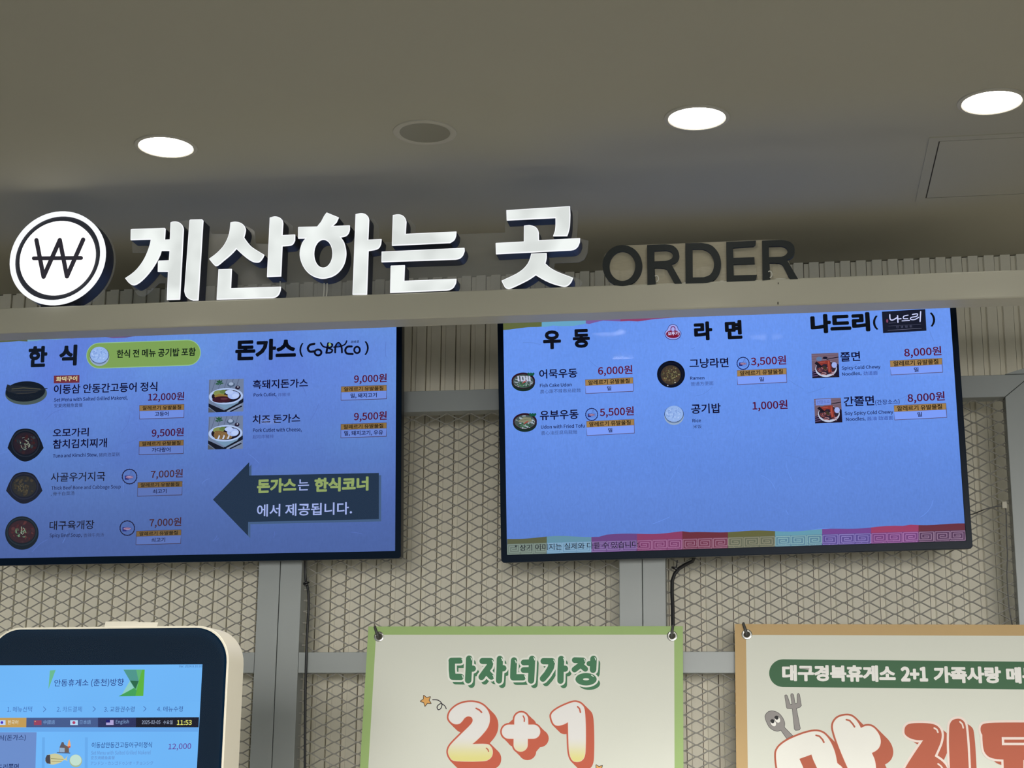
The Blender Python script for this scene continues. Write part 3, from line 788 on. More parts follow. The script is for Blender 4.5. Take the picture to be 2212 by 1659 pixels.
def spots(a, cx, cy, rx, ry, n, cols, s, layer, seed=1):
    q = random.Random(seed)
    for _ in range(n):
        t = q.uniform(0, 2*PI); d = math.sqrt(q.random())*.92; k = q.uniform(.5, 1.3)
        a.poly(ell(cx+rx*d*math.cos(t), cy+ry*d*math.sin(t), s*k, s*k*q.uniform(.4, .9), 7, q.uniform(0, 3)), cols[q.randrange(len(cols))], layer)

# ---- long fibres and specks of the handmade paper
def fibres(S, pan, n, seed, tones):
    q = random.Random(seed); a = Art(S)
    for k in range(n):
        u, v = q.uniform(0.02, TVW-0.02), q.uniform(0.04, TVH-0.1); L_ = q.uniform(0.01, 0.07); g = q.uniform(0, PI); cv = q.uniform(-.5, .5)
        m = S.M(tones[k % len(tones)]); p = []
        for i in range(6):
            t = i/5-.5; p.append((u+L_*t*math.cos(g)-cv*L_*t*t*math.sin(g), v+L_*t*math.sin(g)+cv*L_*t*t*math.cos(g)))
        for i in range(5):
            (x0, y0), (x1, y1) = p[i], p[i+1]; d = math.hypot(x1-x0, y1-y0); w_ = 0.00055
            nx, ny = -(y1-y0)/d*w_, (x1-x0)/d*w_
            if all(0.003 < x < TVW-.003 and 0.003 < y < TVH-.003 for x, y in ((x0, y0), (x1, y1))):
                a.mb.face([tuple(S.P(c, 0.6)) for c in ((x0+nx, y0+ny), (x1+nx, y1+ny), (x1-nx, y1-ny), (x0-nx, y0-ny))], m)
    o = a.done('paper_fibres', pan); o['kind'] = 'stuff'
fibres(S1, pan1, 50, 5, [(100, 134, 214), (86, 114, 192)])
fibres(S2, pan2, 60, 6, [(106, 149, 238), (94, 133, 214)])
# ---- left screen
ta = T(0, 700, 4.9156); tb = T(0, 950, 4.9156); tcc = T(430, 700, 4.9156); td = T(430, 950, 4.9156)
a = Art(S1, ta)   # torn coloured strip under the beam
a.poly([(-180, 60), (292, 60), (292, 186), (200, 180), (100, 190), (-180, 205)], (88, 96, 70), 1)
a.poly([(292, 60), (720, 60), (720, 150), (600, 165), (480, 160), (400, 178), (292, 184)], (110, 160, 190), 1)
a.poly([(720, 60), (1240, 60), (1340, 145), (1200, 150), (1100, 135), (900, 140), (760, 155), (720, 148)], (112, 84, 128), 1)
a.poly([(1240, 60), (2200, 30), (2200, 92), (1960, 112), (1900, 100), (1500, 118), (1340, 144), (1240, 120)], (98, 84, 130), 1)
a.poly([(2200, 30), (4200, -60), (4200, -5), (3900, 0), (3700, 40), (3500, 20), (2700, 60), (2200, 90)], (116, 90, 150), 1)
a.done('torn_paper_border', pan1)
lettering(S1, pan1, ta, 'menu_heading', [('한', 297, 460, 498, 455, 222, HD, .05), ('식', 625, 446, 815, 440, 222, HD, .05)])
a = Art(S1, ta)
def pill(a, xl, yl, xr, yr, r, c, layer, n=14):
    sl = math.atan2(yr-yl, xr-xl)
    a.poly(ell(xl, yl, r, r, n, sl, PI/2, 3*PI/2)+ell(xr, yr, r, r, n, sl, -PI/2, PI/2), c, layer)
pill(a, 1054, 336, 1996, 304, 137, (150, 196, 150), 1); pill(a, 1054, 336, 1996, 304, 130, (126, 162, 88), 2)
a.done('green_notice_pill', pan1)
def rice_bowl(S, pan, tr, cx, cy, r):
    a = Art(S, tr)
    a.poly(ell(cx, cy+r*.12, r, r*.92, 28), (150, 172, 200), 3).poly(ell(cx, cy-r*.08, r*1.0, r*.86, 28), (40, 52, 80), 4)
    a.poly(ell(cx, cy-r*.1, r*.95, r*.84, 24), (148, 180, 236), 5)
    spots(a, cx, cy-r*.12, r*.84, r*.7, 60, [(170, 198, 246), (128, 160, 222), (158, 190, 242)], r*.09, 6, 5)
    a.stroke(ell(cx, cy+r*.05, r*.9, r*.8, 10, 0, .5, 2.6), r*.06, (96, 122, 170), 7, caps=False)
    a.done('rice_bowl_picture', pan)
rice_bowl(S1, pan1, ta, 1057, 338, 103)
lettering(S1, pan1, ta, 'notice_lettering', [('한식 전 메뉴 공기밥 포함', 1240, 362, 2078, 338, 88, (14, 26, 24), .022, 4)])
a = Art(S1, ta); a.poly([(572, 549), (844, 541), (844, 622), (572, 630)], (112, 48, 62), 1); a.text('화덕구이', 596, 612, 820, 604, 52, (216, 208, 160), .028, 2); a.done('red_tag', pan1)
lettering(S1, pan1, ta, 'dish_name', [('이동삼 안동간고등어 정식', 570, 745, 1670, 714, 100, NAME, .019)])
lettering(S1, pan1, ta, 'dish_description', [('Set Menu with Salted Grilled Makerel,', 573, 833, 1355, 810, 48, EN, .018), ('安東烤鯖魚套餐', 575, 889, 878, 880, 42, (36, 44, 92), 0)])
lettering(S1, pan1, ta, 'price', [('12,000원', 1572, 833, 1955, 820, 100, (72, 20, 56), .02)])
allergy(S1, pan1, ta, (1480, 862), (1957, 850), (1480, 1012), (1955, 997), 62, ('고등어', 1645, 980, 1790, 977, 48), (1515, 1925), None, .9)
lettering(S1, pan1, ta, 'dish_name', [('오모가리', 560, 1203, 942, 1192, 92, NAME, .019), ('참치김치찌개', 560, 1325, 1135, 1310, 98, NAME, .019)])
lettering(S1, pan1, ta, 'dish_description', [('Tuna and Kimchi Stew,', 562, 1428, 1037, 1414, 48, EN, .018), ('猪肉泡菜锅', 1050, 1412, 1270, 1404, 42, (50, 60, 110), 0)])
lettering(S1, pan1, ta, 'price', [('9,500원', 1610, 1216, 1950, 1204, 104, (72, 20, 56), .02)])
allergy(S1, pan1, ta, (1478, 1243), (1952, 1230), (1474, 1390), (1949, 1378), 60, ('가다랑어', 1612, 1362, 1810, 1357, 48), (1510, 1918), None, .8)
lettering(S1, pan1, tb, 'dish_name', [('사골우거지국', 538, 448, 1117, 436, 98, (16, 16, 42), .012)])
lettering(S1, pan1, tb, 'dish_description', [('Thick Beef Bone and Cabbage Soup', 545, 543, 1282, 528, 52, (24, 26, 70), .012), (', 骨干白菜汤', 540, 600, 790, 592, 46, (34, 38, 72), 0)])
lettering(S1, pan1, tb, 'price', [('7,000원', 1600, 425, 1940, 412, 102, (70, 36, 50), .02)])
badge(S1, pan1, tb, 1376, 391, 82, (28, 30, 70))
allergy(S1, pan1, tb, (1462, 452), (1938, 439), (1458, 603), (1934, 588), 60, ('쇠고기', 1622, 572, 1770, 568, 46), (1495, 1905), None, .72)
lettering(S1, pan1, tb, 'dish_name', [('대구육개장', 525, 960, 1000, 948, 96, (16, 16, 40), .012)])
lettering(S1, pan1, tb, 'dish_description', [('Spicy Beef Soup,', 527, 1046, 867, 1040, 52, (24, 26, 66), .012), ('香辣牛肉汤', 887, 1036, 1103, 1029, 42, (50, 60, 104), 0)])
lettering(S1, pan1, tb, 'price', [('7,000원', 1585, 940, 1925, 927, 104, (66, 36, 50), .02)])
badge(S1, pan1, tb, 1352, 938, 82, (28, 30, 66))
allergy(S1, pan1, tb, (1447, 969), (1926, 953), (1442, 1118), (1921, 1104), 60, ('쇠고기', 1607, 1088, 1755, 1084, 46), (1480, 1890), None, .72)
# left screen, right column
lettering(S1, pan1, tcc, 'menu_heading', [('돈가스', 383, 392, 1028, 374, 224, (8, 12, 24), .05), ('(', 1065, 353, 1107, 351, 152, (8, 12, 24), .012), (')', 1757, 330, 1802, 328, 148, (8, 12, 24), .012)])
a = Art(S1, tcc); lg = (10, 12, 30)
a.stroke(cr([(1225, 210), (1178, 222), (1155, 258), (1175, 292), (1222, 290)], 3, False), 24, lg, 1)
a.ring(1264, 302, 46, 42, 22, lg, 1)
a.stroke(cr([(1292, 200), (1318, 238), (1360, 248)], 3, False), 16, lg, 1).stroke([(1372, 205), (1352, 306)], 22, lg, 1)
a.stroke(cr([(1372, 205), (1415, 215), (1405, 245), (1370, 252), (1415, 275), (1400, 303), (1352, 306)], 3, False), 18, lg, 1)
a.stroke(cr([(1446, 302), (1450, 235), (1482, 200), (1512, 240), (1518, 302)], 3, False), 20, lg, 1).stroke(cr([(1430, 245), (1500, 238), (1550, 215), (1568, 180)], 3, False), 15, lg, 1)
a.stroke(cr([(1622, 238), (1575, 242), (1553, 275), (1568, 312), (1632, 318)], 3, False), 22, lg, 1)
a.ring(1678, 275, 40, 44, 20, lg, 1)
a.poly(ell(1388, 218, 14, 18, 12), (146, 180, 110), 2).poly(ell(1480, 222, 15, 16, 12), (44, 84, 170), 2)
a.text('코바코', 1610, 205, 1700, 200, 28, lg, .02)
a.done('heading_logo', pan1)
lettering(S1, pan1, tcc, 'dish_name', [('흑돼지돈가스', 570, 691, 1157, 672, 96, NAME, .019)])
lettering(S1, pan1, tcc, 'dish_description', [('Pork Cutlet,', 580, 780, 822, 772, 46, EN, .018), ('炸豬排', 838, 770, 968, 766, 38, (64, 80, 150), 0)])
lettering(S1, pan1, tcc, 'price', [('9,000원', 1645, 642, 1993, 630, 104, PRICE, .02)])
allergy(S1, pan1, tcc, (1508, 663), (1993, 647), (1506, 813), (1993, 797), 62, ('밀, 돼지고기', 1610, 792, 1888, 784, 54), (1540, 1958), None, .9)
lettering(S1, pan1, tcc, 'dish_name', [('치즈 돈가스', 568, 1061, 1075, 1046, 94, NAME, .019)])
lettering(S1, pan1, tcc, 'dish_description', [('Pork Cutlet with Cheese,', 573, 1157, 1090, 1148, 50, EN, .018), ('起司炸豬排', 570, 1218, 792, 1212, 40, (58, 72, 140), 0)])
lettering(S1, pan1, tcc, 'price', [('9,500원', 1645, 1042, 1993, 1030, 106, PRICE, .02)])
allergy(S1, pan1, tcc, (1505, 1062), (1993, 1046), (1503, 1212), (1991, 1195), 62, ('밀, 돼지고기, 우유', 1542, 1192, 1955, 1182, 56), (1537, 1957), None, .86)
# pictures of the two cutlet plates
def cutlet(S, pan, tr, P, cheese):
    """P: the four corners of the picture"""
    a = Art(S, tr); (x0, y0), (x1, y1), (x2, y2), (x3, y3) = P
    def m_(u, v):
        return (x0*(1-u)*(1-v)+x1*u*(1-v)+x2*u*v+x3*(1-u)*v, y0*(1-u)*(1-v)+y1*u*(1-v)+y2*u*v+y3*(1-u)*v)
    def E(cu, cv, ru, rv, n=24, rot=0): return [m_(u, v) for u, v in ell(cu, cv, ru, rv, n, rot)]
    a.poly([m_(0, 0), m_(1, 0), m_(1, 1), m_(0, 1)], (112, 128, 158), 1)
    for k in range(6):
        u = k/6; a.poly([m_(u+.02, 0), m_(u+.045, 0), m_(max(0, u-.12)+.02, .45), m_(max(0, u-.12), .45)], (92, 104, 134), 2)
    a.poly([m_(0, .72), m_(.45, .95), m_(1, .6), m_(1, .72), m_(.5, 1), m_(.22, 1), m_(0, .82)], (22, 26, 40), 2)
    a.poly([m_(0, .85), m_(.2, 1), m_(0, 1)], (84, 88, 96), 3)
    a.stroke([m_(.55, .98), m_(.93, .78)], 12, (140, 154, 180), 3).stroke([m_(.64, .99), m_(.95, .84)], 12, (16, 18, 30), 4)
    for (dx, dy) in ((-.12, .02), (-.08, -.09), (0, -.12), (.09, -.09), (.13, .0), (.05, .05), (-.05, .06)):
        a.poly([m_(.3, .12), m_(.3+dx*.6+dy*.25, .12+dy*.6-dx*.2), m_(.3+dx, .12+dy), m_(.3+dx*.6-dy*.25, .12+dy*.6+dx*.2)], (38, 84, 58), 3)
    a.poly(E(.64, .17, .11, .07), (74, 92, 120), 3).poly(E(.64, .15, .07, .05), (158, 176, 206), 4).poly(E(.83, .27, .07, .06), (40, 34, 56), 3).poly(E(.84, .25, .02, .02), (200, 208, 230), 4)
    a.poly([m_(.05, .55), m_(.95, .55), m_(.85, .74), m_(.5, .93), m_(.2, .74)], (116, 148, 178), 4)
    a.poly(E(.5, .52, .49, .25, 36), (172, 194, 236), 5).poly(E(.51, .52, .42, .2, 36), (24, 18, 34), 6)
    a.poly(E(.3, .42, .16, .09), (128, 142, 84), 7).poly(E(.42, .38, .1, .06), (96, 120, 70), 7)
    if cheese:
        a.poly([m_(.16, .57), m_(.2, .44), m_(.34, .44), m_(.55, .5), m_(.72, .58), m_(.68, .68), m_(.45, .71), m_(.2, .68)], (124, 96, 62), 8)
        spots_ = random.Random(2)
        for k in range(26): 
            u, v = spots_.uniform(.2, .66), spots_.uniform(.48, .68); a.poly(E(u, v, .014, .012, 6), (150, 120, 78), 9)
        for u in (.32, .46, .6): a.poly([m_(u, .56), m_(u+.03, .6), m_(u, .69), m_(u-.05, .69), m_(u-.02, .62)], (196, 206, 226), 9)
    else:
        a.poly([m_(.16, .5), m_(.3, .44), m_(.5, .48), m_(.68, .58), m_(.5, .6), m_(.2, .56)], (144, 118, 62), 7)
        a.poly(E(.38, .62, .27, .1), (58, 26, 40), 8).poly(E(.45, .6, .1, .03), (92, 50, 66), 9)
    a.poly(E(.72, .5, .17, .12), (164, 186, 240), 8).poly(E(.6, .4, .12, .07), (178, 198, 244), 8).poly(E(.78, .52, .1, .07), (184, 204, 248), 9)
    a.done('cutlet_picture', pan)
cutlet(S1, pan1, tcc, ((106, 592), (475, 580), (470, 928), (100, 940)), False)
cutlet(S1, pan1, tcc, ((103, 985), (467, 972), (465, 1324), (95, 1333)), True)
a = Art(S1, td)
ar = [(148, 635), (533, 238), (533, 380), (1910, 352), (1910, 843), (522, 872), (520, 1020)]
a.poly([(x+24, y+24) for x, y in ar], (66, 92, 130), 1).poly(ar, (27, 46, 70), 2)
a.done('dark_arrow', pan1)
LM = (142, 162, 98); PB = (160, 176, 232)
lettering(S1, pan1, td, 'arrow_lettering', [('돈가스', 615, 570, 1032, 555, 152, LM, .05, 3), ('는', 1050, 540, 1168, 536, 118, PB, .01, 3), ('한식코너', 1225, 557, 1800, 540, 150, LM, .05, 3), ('에서 제공됩니다.', 615, 818, 1625, 792, 130, PB, .016, 3)])
# dish pictures, left column
a = Art(S1, ta)
a.poly(ell(278, 740, 222, 118, 32, -.04), (74, 88, 88), 1).poly(ell(270, 716, 212, 108, 30, -.06), (20, 28, 40), 2)
a.poly([(80, 640), (110, 652), (200, 655), (340, 668), (440, 690), (500, 678), (510, 684), (452, 700), (340, 735), (180, 745), (90, 720), (62, 690)], (34, 40, 50), 3)
a.stroke([(130, 690), (250, 678), (430, 692)], 8, (84, 84, 70), 4).stroke([(120, 712), (260, 706), (400, 712)], 6, (66, 66, 60), 4).stroke([(180, 740), (300, 735), (380, 725)], 6, (60, 60, 58), 4)
a.done('grilled_fish_picture', pan1)
def stew(tr, cx, cy, rx, ry, base, fill, cols, ncol, seed, lugs=True):
    a = Art(S1, tr)
    if lugs: a.poly(cr([(cx-rx*1.18, cy+ry*.2, 1), (cx-rx*.98, cy-ry*.3), (cx-rx*.6, cy-ry*.85), (cx, cy-ry), (cx+rx*.6, cy-ry*.85), (cx+rx*.98, cy-ry*.3), (cx+rx*1.18, cy+ry*.2, 1), (cx+rx*.75, cy+ry*.7), (cx+rx*.2, cy+ry*1.0), (cx-rx*.25, cy+ry*1.0), (cx-rx*.75, cy+ry*.68)], 4), base, 1)
    else: a.poly(ell(cx, cy, rx, ry, 36), base, 1)
    a.ring(cx, cy-ry*.08, rx*.92, ry*.84, rx*.07, tuple(min(255, v+16) for v in base), 2)
    a.poly(ell(cx, cy-ry*.08, rx*.8, ry*.68, 28), fill, 3)
    spots(a, cx, cy-ry*.08, rx*.76, ry*.64, 46, cols, rx*.1, 4, seed)
    noodles(a, cx-rx*.02, cy-ry*.08, rx*.36, ry*.4, 20, ncol, rx*.035, 5, seed)
    a.done('stew_picture', pan1)
stew(ta, 272, 1282, 163, 172, (20, 26, 38), (40, 32, 42), [(52, 36, 42), (36, 44, 50), (52, 60, 66), (60, 32, 36)], [(150, 160, 140), (120, 130, 120)], 4)
stew(tb, 258, 508, 164, 165, (18, 22, 40), (38, 38, 40), [(56, 50, 40), (44, 44, 42), (66, 58, 44), (34, 38, 48)], [(92, 84, 60), (70, 66, 54)], 8)
stew(tb, 233, 990, 178, 178, (16, 26, 36), (52, 30, 38), [(74, 34, 40), (62, 40, 46), (46, 36, 44), (84, 46, 48)], [(110, 150, 120), (150, 170, 150), (80, 110, 84)], 12, False)

# ---- right screen
te = T(1060, 650, 5.353); tf = T(1400, 650, 5.352); tg = T(1730, 650, 5.353); th = T(1060, 1080, 4.809); tj = T(1500, 1080, 3.107)
a = Art(S2, te)
a.poly([(130, 150), (590, 150), (590, 298), (540, 302), (430, 305), (300, 320), (220, 332), (130, 338)], (96, 104, 62), 1)
a.poly([(590, 150), (1100, 150), (1100, 262), (960, 290), (800, 292), (720, 285), (640, 300), (590, 302)], (104, 166, 200), 1)
a.poly([(1100, 150), (1500, 130), (1500, 238), (1300, 228), (1200, 250), (1140, 268), (1100, 262)], (122, 92, 158), 1)
a.poly([(1500, 130), (2300, 90), (2300, 180), (1900, 210), (1700, 238), (1600, 232), (1500, 238)], (140, 64, 108), 1)
a.done('torn_paper_border', pan2)
lettering(S2, pan2, te, 'menu_heading', [('우', 608, 562, 815, 555, 217, (14, 16, 26), .05), ('동', 952, 546, 1150, 540, 216, (14, 16, 26), .05)])
def udon(tr, cx, cy, rx, ry, tofu):
    a = Art(S2, tr)
    a.poly(ell(cx, cy+ry*.1, rx, ry*.95, 32), (24, 44, 40), 1).poly(ell(cx, cy-ry*.12, rx*1.0, ry*.88, 32), (44, 18, 34), 2)
    a.poly(ell(cx, cy-ry*.05, rx*.88, ry*.74, 28), (70, 84, 84), 3)
    noodles(a, cx, cy, rx*.85, ry*.72, 30, [(176, 190, 206), (148, 160, 170), (120, 128, 128)], 8, 4, 4 if tofu else 9)
    spots(a, cx, cy+ry*.35, rx*.6, ry*.25, 26, [(48, 96, 66), (76, 120, 84), (36, 76, 56)], 10, 5, 3)
    if tofu: a.poly([(cx-rx*.6, cy-ry*.1), (cx-rx*.1, cy-ry*.55), (cx+rx*.5, cy-ry*.5), (cx+rx*.6, cy-ry*.1), (cx, cy+ry*.1)], (132, 134, 112), 6).stroke([(cx-rx*.35, cy-ry*.2), (cx+rx*.4, cy-ry*.35)], 5, (96, 100, 84), 7)
    else:
        for k in (-.5, -.25, 0, .25, .45): a.poly([(cx+rx*k, cy-ry*.62), (cx+rx*(k+.13), cy-ry*.6), (cx+rx*(k+.2), cy-ry*.02), (cx+rx*(k+.05), cy-ry*.02)], (190, 196, 222), 6)
    a.poly([(cx-rx*.15, cy+ry*.25), (cx+rx*.1, cy-ry*.05), (cx+rx*.35, cy-ry*.15), (cx+rx*.1, cy+ry*.12)], (168, 60, 60), 8)
    for k in range(7): a.poly(ell(cx+rx*(.45+.07*k), cy-ry*(.86-.06*(k % 3)), rx*.1, ry*.13, 8, k), (22, 84, 66), 7)
    a.done('noodle_bowl_picture', pan2)
udon(te, 377, 935, 136, 106, False); udon(te, 396, 1404, 138, 106, True)
lettering(S2, pan2, te, 'dish_name', [('어묵우동', 562, 902, 1003, 886, 108, NAME, .019)])
lettering(S2, pan2, te, 'dish_description', [('Fish Cake Udon', 570, 1000, 937, 988, 42, EN, .018), ('農心甜不辣串烏龍麵', 572, 1073, 1040, 1056, 46, (56, 74, 130), -.002)])
lettering(S2, pan2, te, 'price', [('6,000원', 1243, 876, 1640, 860, 118, (96, 18, 50), .02)])
allergy(S2, pan2, te, (1092, 911), (1647, 884), (1097, 1075), (1651, 1048), 72, ('밀', 1348, 1037, 1395, 1035, 50), (1130, 1608), None)
lettering(S2, pan2, te, 'dish_name', [('유부우동', 570, 1381, 1017, 1364, 108, NAME, .019)])
lettering(S2, pan2, te, 'dish_description', [('Udon with Fried Tofu', 582, 1480, 1088, 1464, 44, EN, .018), ('農心油豆腐烏龍麵', 584, 1552, 1000, 1538, 46, (56, 74, 130), -.002)])
lettering(S2, pan2, te, 'price', [('5,500원', 1262, 1355, 1657, 1338, 118, (88, 18, 50), .02)])
badge(S2, pan2, te, 1168, 1313, 74)
allergy(S2, pan2, te, (1106, 1392), (1660, 1366), (1111, 1561), (1664, 1532), 72, ('밀', 1360, 1522, 1408, 1520, 50), (1140, 1620), None)
# ramen column
a = Art(S2, tf)
lo = cr([(288, 268), (335, 290), (352, 330), (382, 365), (375, 410), (340, 442), (288, 450), (236, 442), (200, 410), (192, 365), (222, 330), (240, 290)], 4)
a.poly(lo, (34, 24, 96), 1)
a.poly([(288+(x-288)*.93, 362+(y-362)*.93) for x, y in lo], (160, 168, 240), 2)
a.poly(ell(288, 385, 80, 46, 24), (122, 22, 52), 3).poly(ell(288, 325, 30, 34, 18), (120, 60, 120), 3).poly(ell(288, 328, 20, 24, 18), (168, 170, 236), 4)
a.text('오뚜기', 230, 402, 352, 398, 44, (206, 206, 250), .04, 5)
a.done('heading_logo', pan2)
lettering(S2, pan2, tf, 'menu_heading', [('라', 535, 462, 747, 454, 218, (12, 14, 22), .055), ('면', 893, 446, 1092, 438, 218, (12, 14, 22), .055)])
lettering(S2, pan2, tf, 'dish_name', [('그냥라면', 480, 780, 932, 768, 112, NAME, .019)])
lettering(S2, pan2, tf, 'dish_description', [('Ramen', 487, 912, 652, 908, 36, EN, .018), ('普通方便面', 495, 984, 755, 975, 46, (56, 74, 140), -.002)])
lettering(S2, pan2, tf, 'price', [('3,500원', 1190, 768, 1598, 750, 120, (96, 22, 58), .02)])
badge(S2, pan2, tf, 1098, 722, 74)
allergy(S2, pan2, tf, (1028, 803), (1600, 777), (1033, 972), (1607, 944), 72, ('밀', 1290, 932, 1340, 930, 50), (1063, 1560), None)
a = Art(S2, tf)
a.poly(ell(265, 848, 162, 156, 36), (10, 14, 30), 1).ring(265, 848, 140, 134, 8, (22, 26, 44), 2).poly(ell(262, 856, 116, 112, 32), (66, 56, 46), 3)
spots(a, 262, 856, 108, 104, 110, [(110, 104, 70), (132, 128, 90), (84, 70, 50), (96, 66, 48), (70, 74, 56)], 9, 4, 21)
a.poly(ell(228, 978, 8, 6, 8), (190, 200, 220), 5).poly(ell(312, 945, 9, 6, 8), (190, 196, 190), 5)
a.done('ramen_pot_picture', pan2)
lettering(S2, pan2, tf, 'dish_name', [('공기밥', 500, 1308, 842, 1296, 114, NAME, .019)])
lettering(S2, pan2, tf, 'dish_description', [('Rice', 514, 1405, 612, 1401, 40, EN, .018), ('米饭', 520, 1476, 620, 1472, 42, (34, 44, 90), 0)])
lettering(S2, pan2, tf, 'price', [('1,000원', 1210, 1280, 1615, 1263, 120, (84, 18, 54), .02)])
rice_bowl(S2, pan2, tf, 300, 1318, 112)
# cold noodle column
lettering(S2, pan2, tg, 'menu_heading', [('나드리', 117, 382, 805, 352, 222, (8, 12, 20), .06), ('(', 838, 338, 897, 334, 166, (8, 12, 20), .016), (')', 1500, 300, 1558, 296, 166, (8, 12, 20), .016)])
a = Art(S2, tg); wh = (204, 210, 250)
a.poly([(937, 125), (1438, 95), (1452, 345), (950, 373)], (22, 26, 44), 1)
a.stroke(cr([(1028, 160), (1032, 210), (1060, 222), (1110, 196)], 4, False), 14, wh, 2).stroke([(1118, 172), (1122, 248)], 14, wh, 2).stroke([(1122, 210), (1158, 206)], 12, wh, 2)
a.stroke(cr([(1240, 165), (1190, 178), (1188, 205), (1236, 206)], 3, False), 11, wh, 2).stroke([(1170, 232), (1256, 226)], 11, wh, 2)
a.stroke(cr([(1290, 158), (1345, 150), (1340, 178), (1275, 192), (1272, 215), (1320, 215), (1362, 190)], 3, False), 12, wh, 2).stroke([(1385, 125), (1378, 238)], 14, wh, 2)
a.poly(ell(998, 232, 12, 22, 10), (130, 70, 100), 2)
a.stroke([(1010, 292), (1390, 270)], 2.5, (90, 92, 120), 2, caps=False).stroke([(1005, 342), (1395, 317)], 3.5, (120, 122, 150), 2, caps=False).stroke([(1016, 258), (1098, 253)], 4, (100, 102, 130), 2, caps=False)
a.text('민  생  면  장', 1103, 316, 1288, 306, 24, (100, 104, 134), 0)
a.done('black_heading_logo', pan2)
lettering(S2, pan2, tg, 'dish_name', [('쫄면', 460, 704, 688, 694, 110, NAME, .02)])
lettering(S2, pan2, tg, 'dish_description', [('Spicy Cold Chewy', 473, 808, 922, 790, 52, EN, .018), ('Noodles,', 478, 876, 700, 864, 50, EN, .018), ('劲道面', 722, 862, 888, 854, 46, (50, 66, 150), 0)])
lettering(S2, pan2, tg, 'price', [('8,000원', 1198, 666, 1628, 643, 120, (88, 18, 56), .02)])
allergy(S2, pan2, tg, (1030, 690), (1633, 660), (1040, 860), (1642, 828), 76, ('밀', 1310, 822, 1362, 818, 52), (1073, 1592), None)
lettering(S2, pan2, tg, 'dish_name', [('간쫄면', 497, 1223, 850, 1208, 114, NAME, .02), ('(간장소스)', 862, 1212, 1143, 1198, 66, (22, 26, 90), .008)])
lettering(S2, pan2, tg, 'dish_description', [('Soy Spicy Cold Chewy', 508, 1333, 1070, 1314, 54, EN, .018), ('Noodles,', 523, 1400, 748, 1390, 52, EN, .018), ('酱油 劲道面', 768, 1384, 1068, 1374, 46, (50, 66, 150), 0)])
lettering(S2, pan2, tg, 'price', [('8,000원', 1237, 1192, 1667, 1166, 120, (80, 18, 56), .02)])
allergy(S2, pan2, tg, (1075, 1208), (1680, 1181), (1083, 1380), (1690, 1351), 76, ('밀', 1350, 1340, 1403, 1337, 52), (1115, 1635), None)
def chewy(P, soy):
    a = Art(S2, tg); (x0, y0), (x1, y1), (x2, y2), (x3, y3) = P
    def m_(u, v): return (x0*(1-u)*(1-v)+x1*u*(1-v)+x2*u*v+x3*(1-u)*v, y0*(1-u)*(1-v)+y1*u*(1-v)+y2*u*v+y3*(1-u)*v)
    def E(cu, cv, ru, rv, n=24, rot=0): return [m_(u, v) for u, v in ell(cu, cv, ru, rv, n, rot)]
    a.poly([m_(0, 0), m_(1, 0), m_(1, 1), m_(0, 1)], (112, 92, 108), 1)
    for k in range(3): a.poly([m_(0, .06+.1*k), m_(1, .03+.1*k), m_(1, .05+.1*k), m_(0, .09+.1*k)], (126, 108, 128), 2)
    a.poly([m_(0, .72), m_(.3, .6), m_(.95, .45), m_(1, .5), m_(1, 1), m_(0, 1)], (28, 20, 40), 2)
    for k in range(3): a.stroke([m_(.02, .75+.08*k), m_(.2, .7+.1*k)], 8, (120, 96, 140), 3)
    a.poly(E(.28, .22, .11, .09), (96, 120, 160), 3).poly(E(.5, .19, .09, .05), (20, 20, 40), 3)
    a.poly(E(.52, .64, .4, .33, 30), (190, 198, 222), 4).poly(E(.52, .6, .37, .28, 30), (46, 34, 50), 5)
    noodlem = random.Random(4)
    for k in range(36):
        u, v = .52+.3*noodlem.uniform(-1, 1)*.9, .72+.16*noodlem.uniform(-1, 1)
        a.stroke([m_(u-.07, v), m_(u, v+noodlem.uniform(-.04, .04)), m_(u+.07, v+noodlem.uniform(-.05, .05))], 6, [(128, 60, 60), (150, 90, 90), (96, 40, 48), (190, 150, 160)][k % 4], 6, caps=False)
    a.poly([m_(.2, .34), m_(.58, .3), m_(.68, .3), m_(.72, .78), m_(.6, .8), m_(.56, .45), m_(.44, .44), m_(.34, .52), m_(.22, .5)], (140, 56, 48), 7)
    a.stroke([m_(.62, .34), m_(.64, .76)], 8, (190, 96, 80), 8, caps=False).stroke([m_(.3, .38), m_(.5, .36)], 7, (176, 90, 78), 8, caps=False)
    a.poly(E(.83, .5, .1, .12), (160, 176, 236), 7).poly([m_(.1, .4), m_(.18, .32), m_(.4, .55), m_(.3, .6)], (30, 24, 36), 7)
    a.poly([m_(.4, .6), m_(.46, .5), m_(.56, .66), m_(.5, .7)], (60, 54, 40), 8)
    a.stroke([m_(.55, .26), m_(1, .18)], 9, (26, 22, 36), 8, caps=False)
    if soy:
        a.poly([m_(.05, .03), m_(.62, .03), m_(.62, .27), m_(.05, .27)], (116, 142, 224), 9)
        A0 = m_(.1, .22); B0 = m_(.57, .2); a.text('간장소스', A0[0], A0[1], B0[0], B0[1], 38, (44, 50, 100), 0, 10)
    a.done('spicy_noodle_picture', pan2)
chewy(((122, 612), (433, 600), (445, 882), (133, 896)), False)
chewy(((153, 1134), (463, 1120), (480, 1404), (165, 1418)), True)
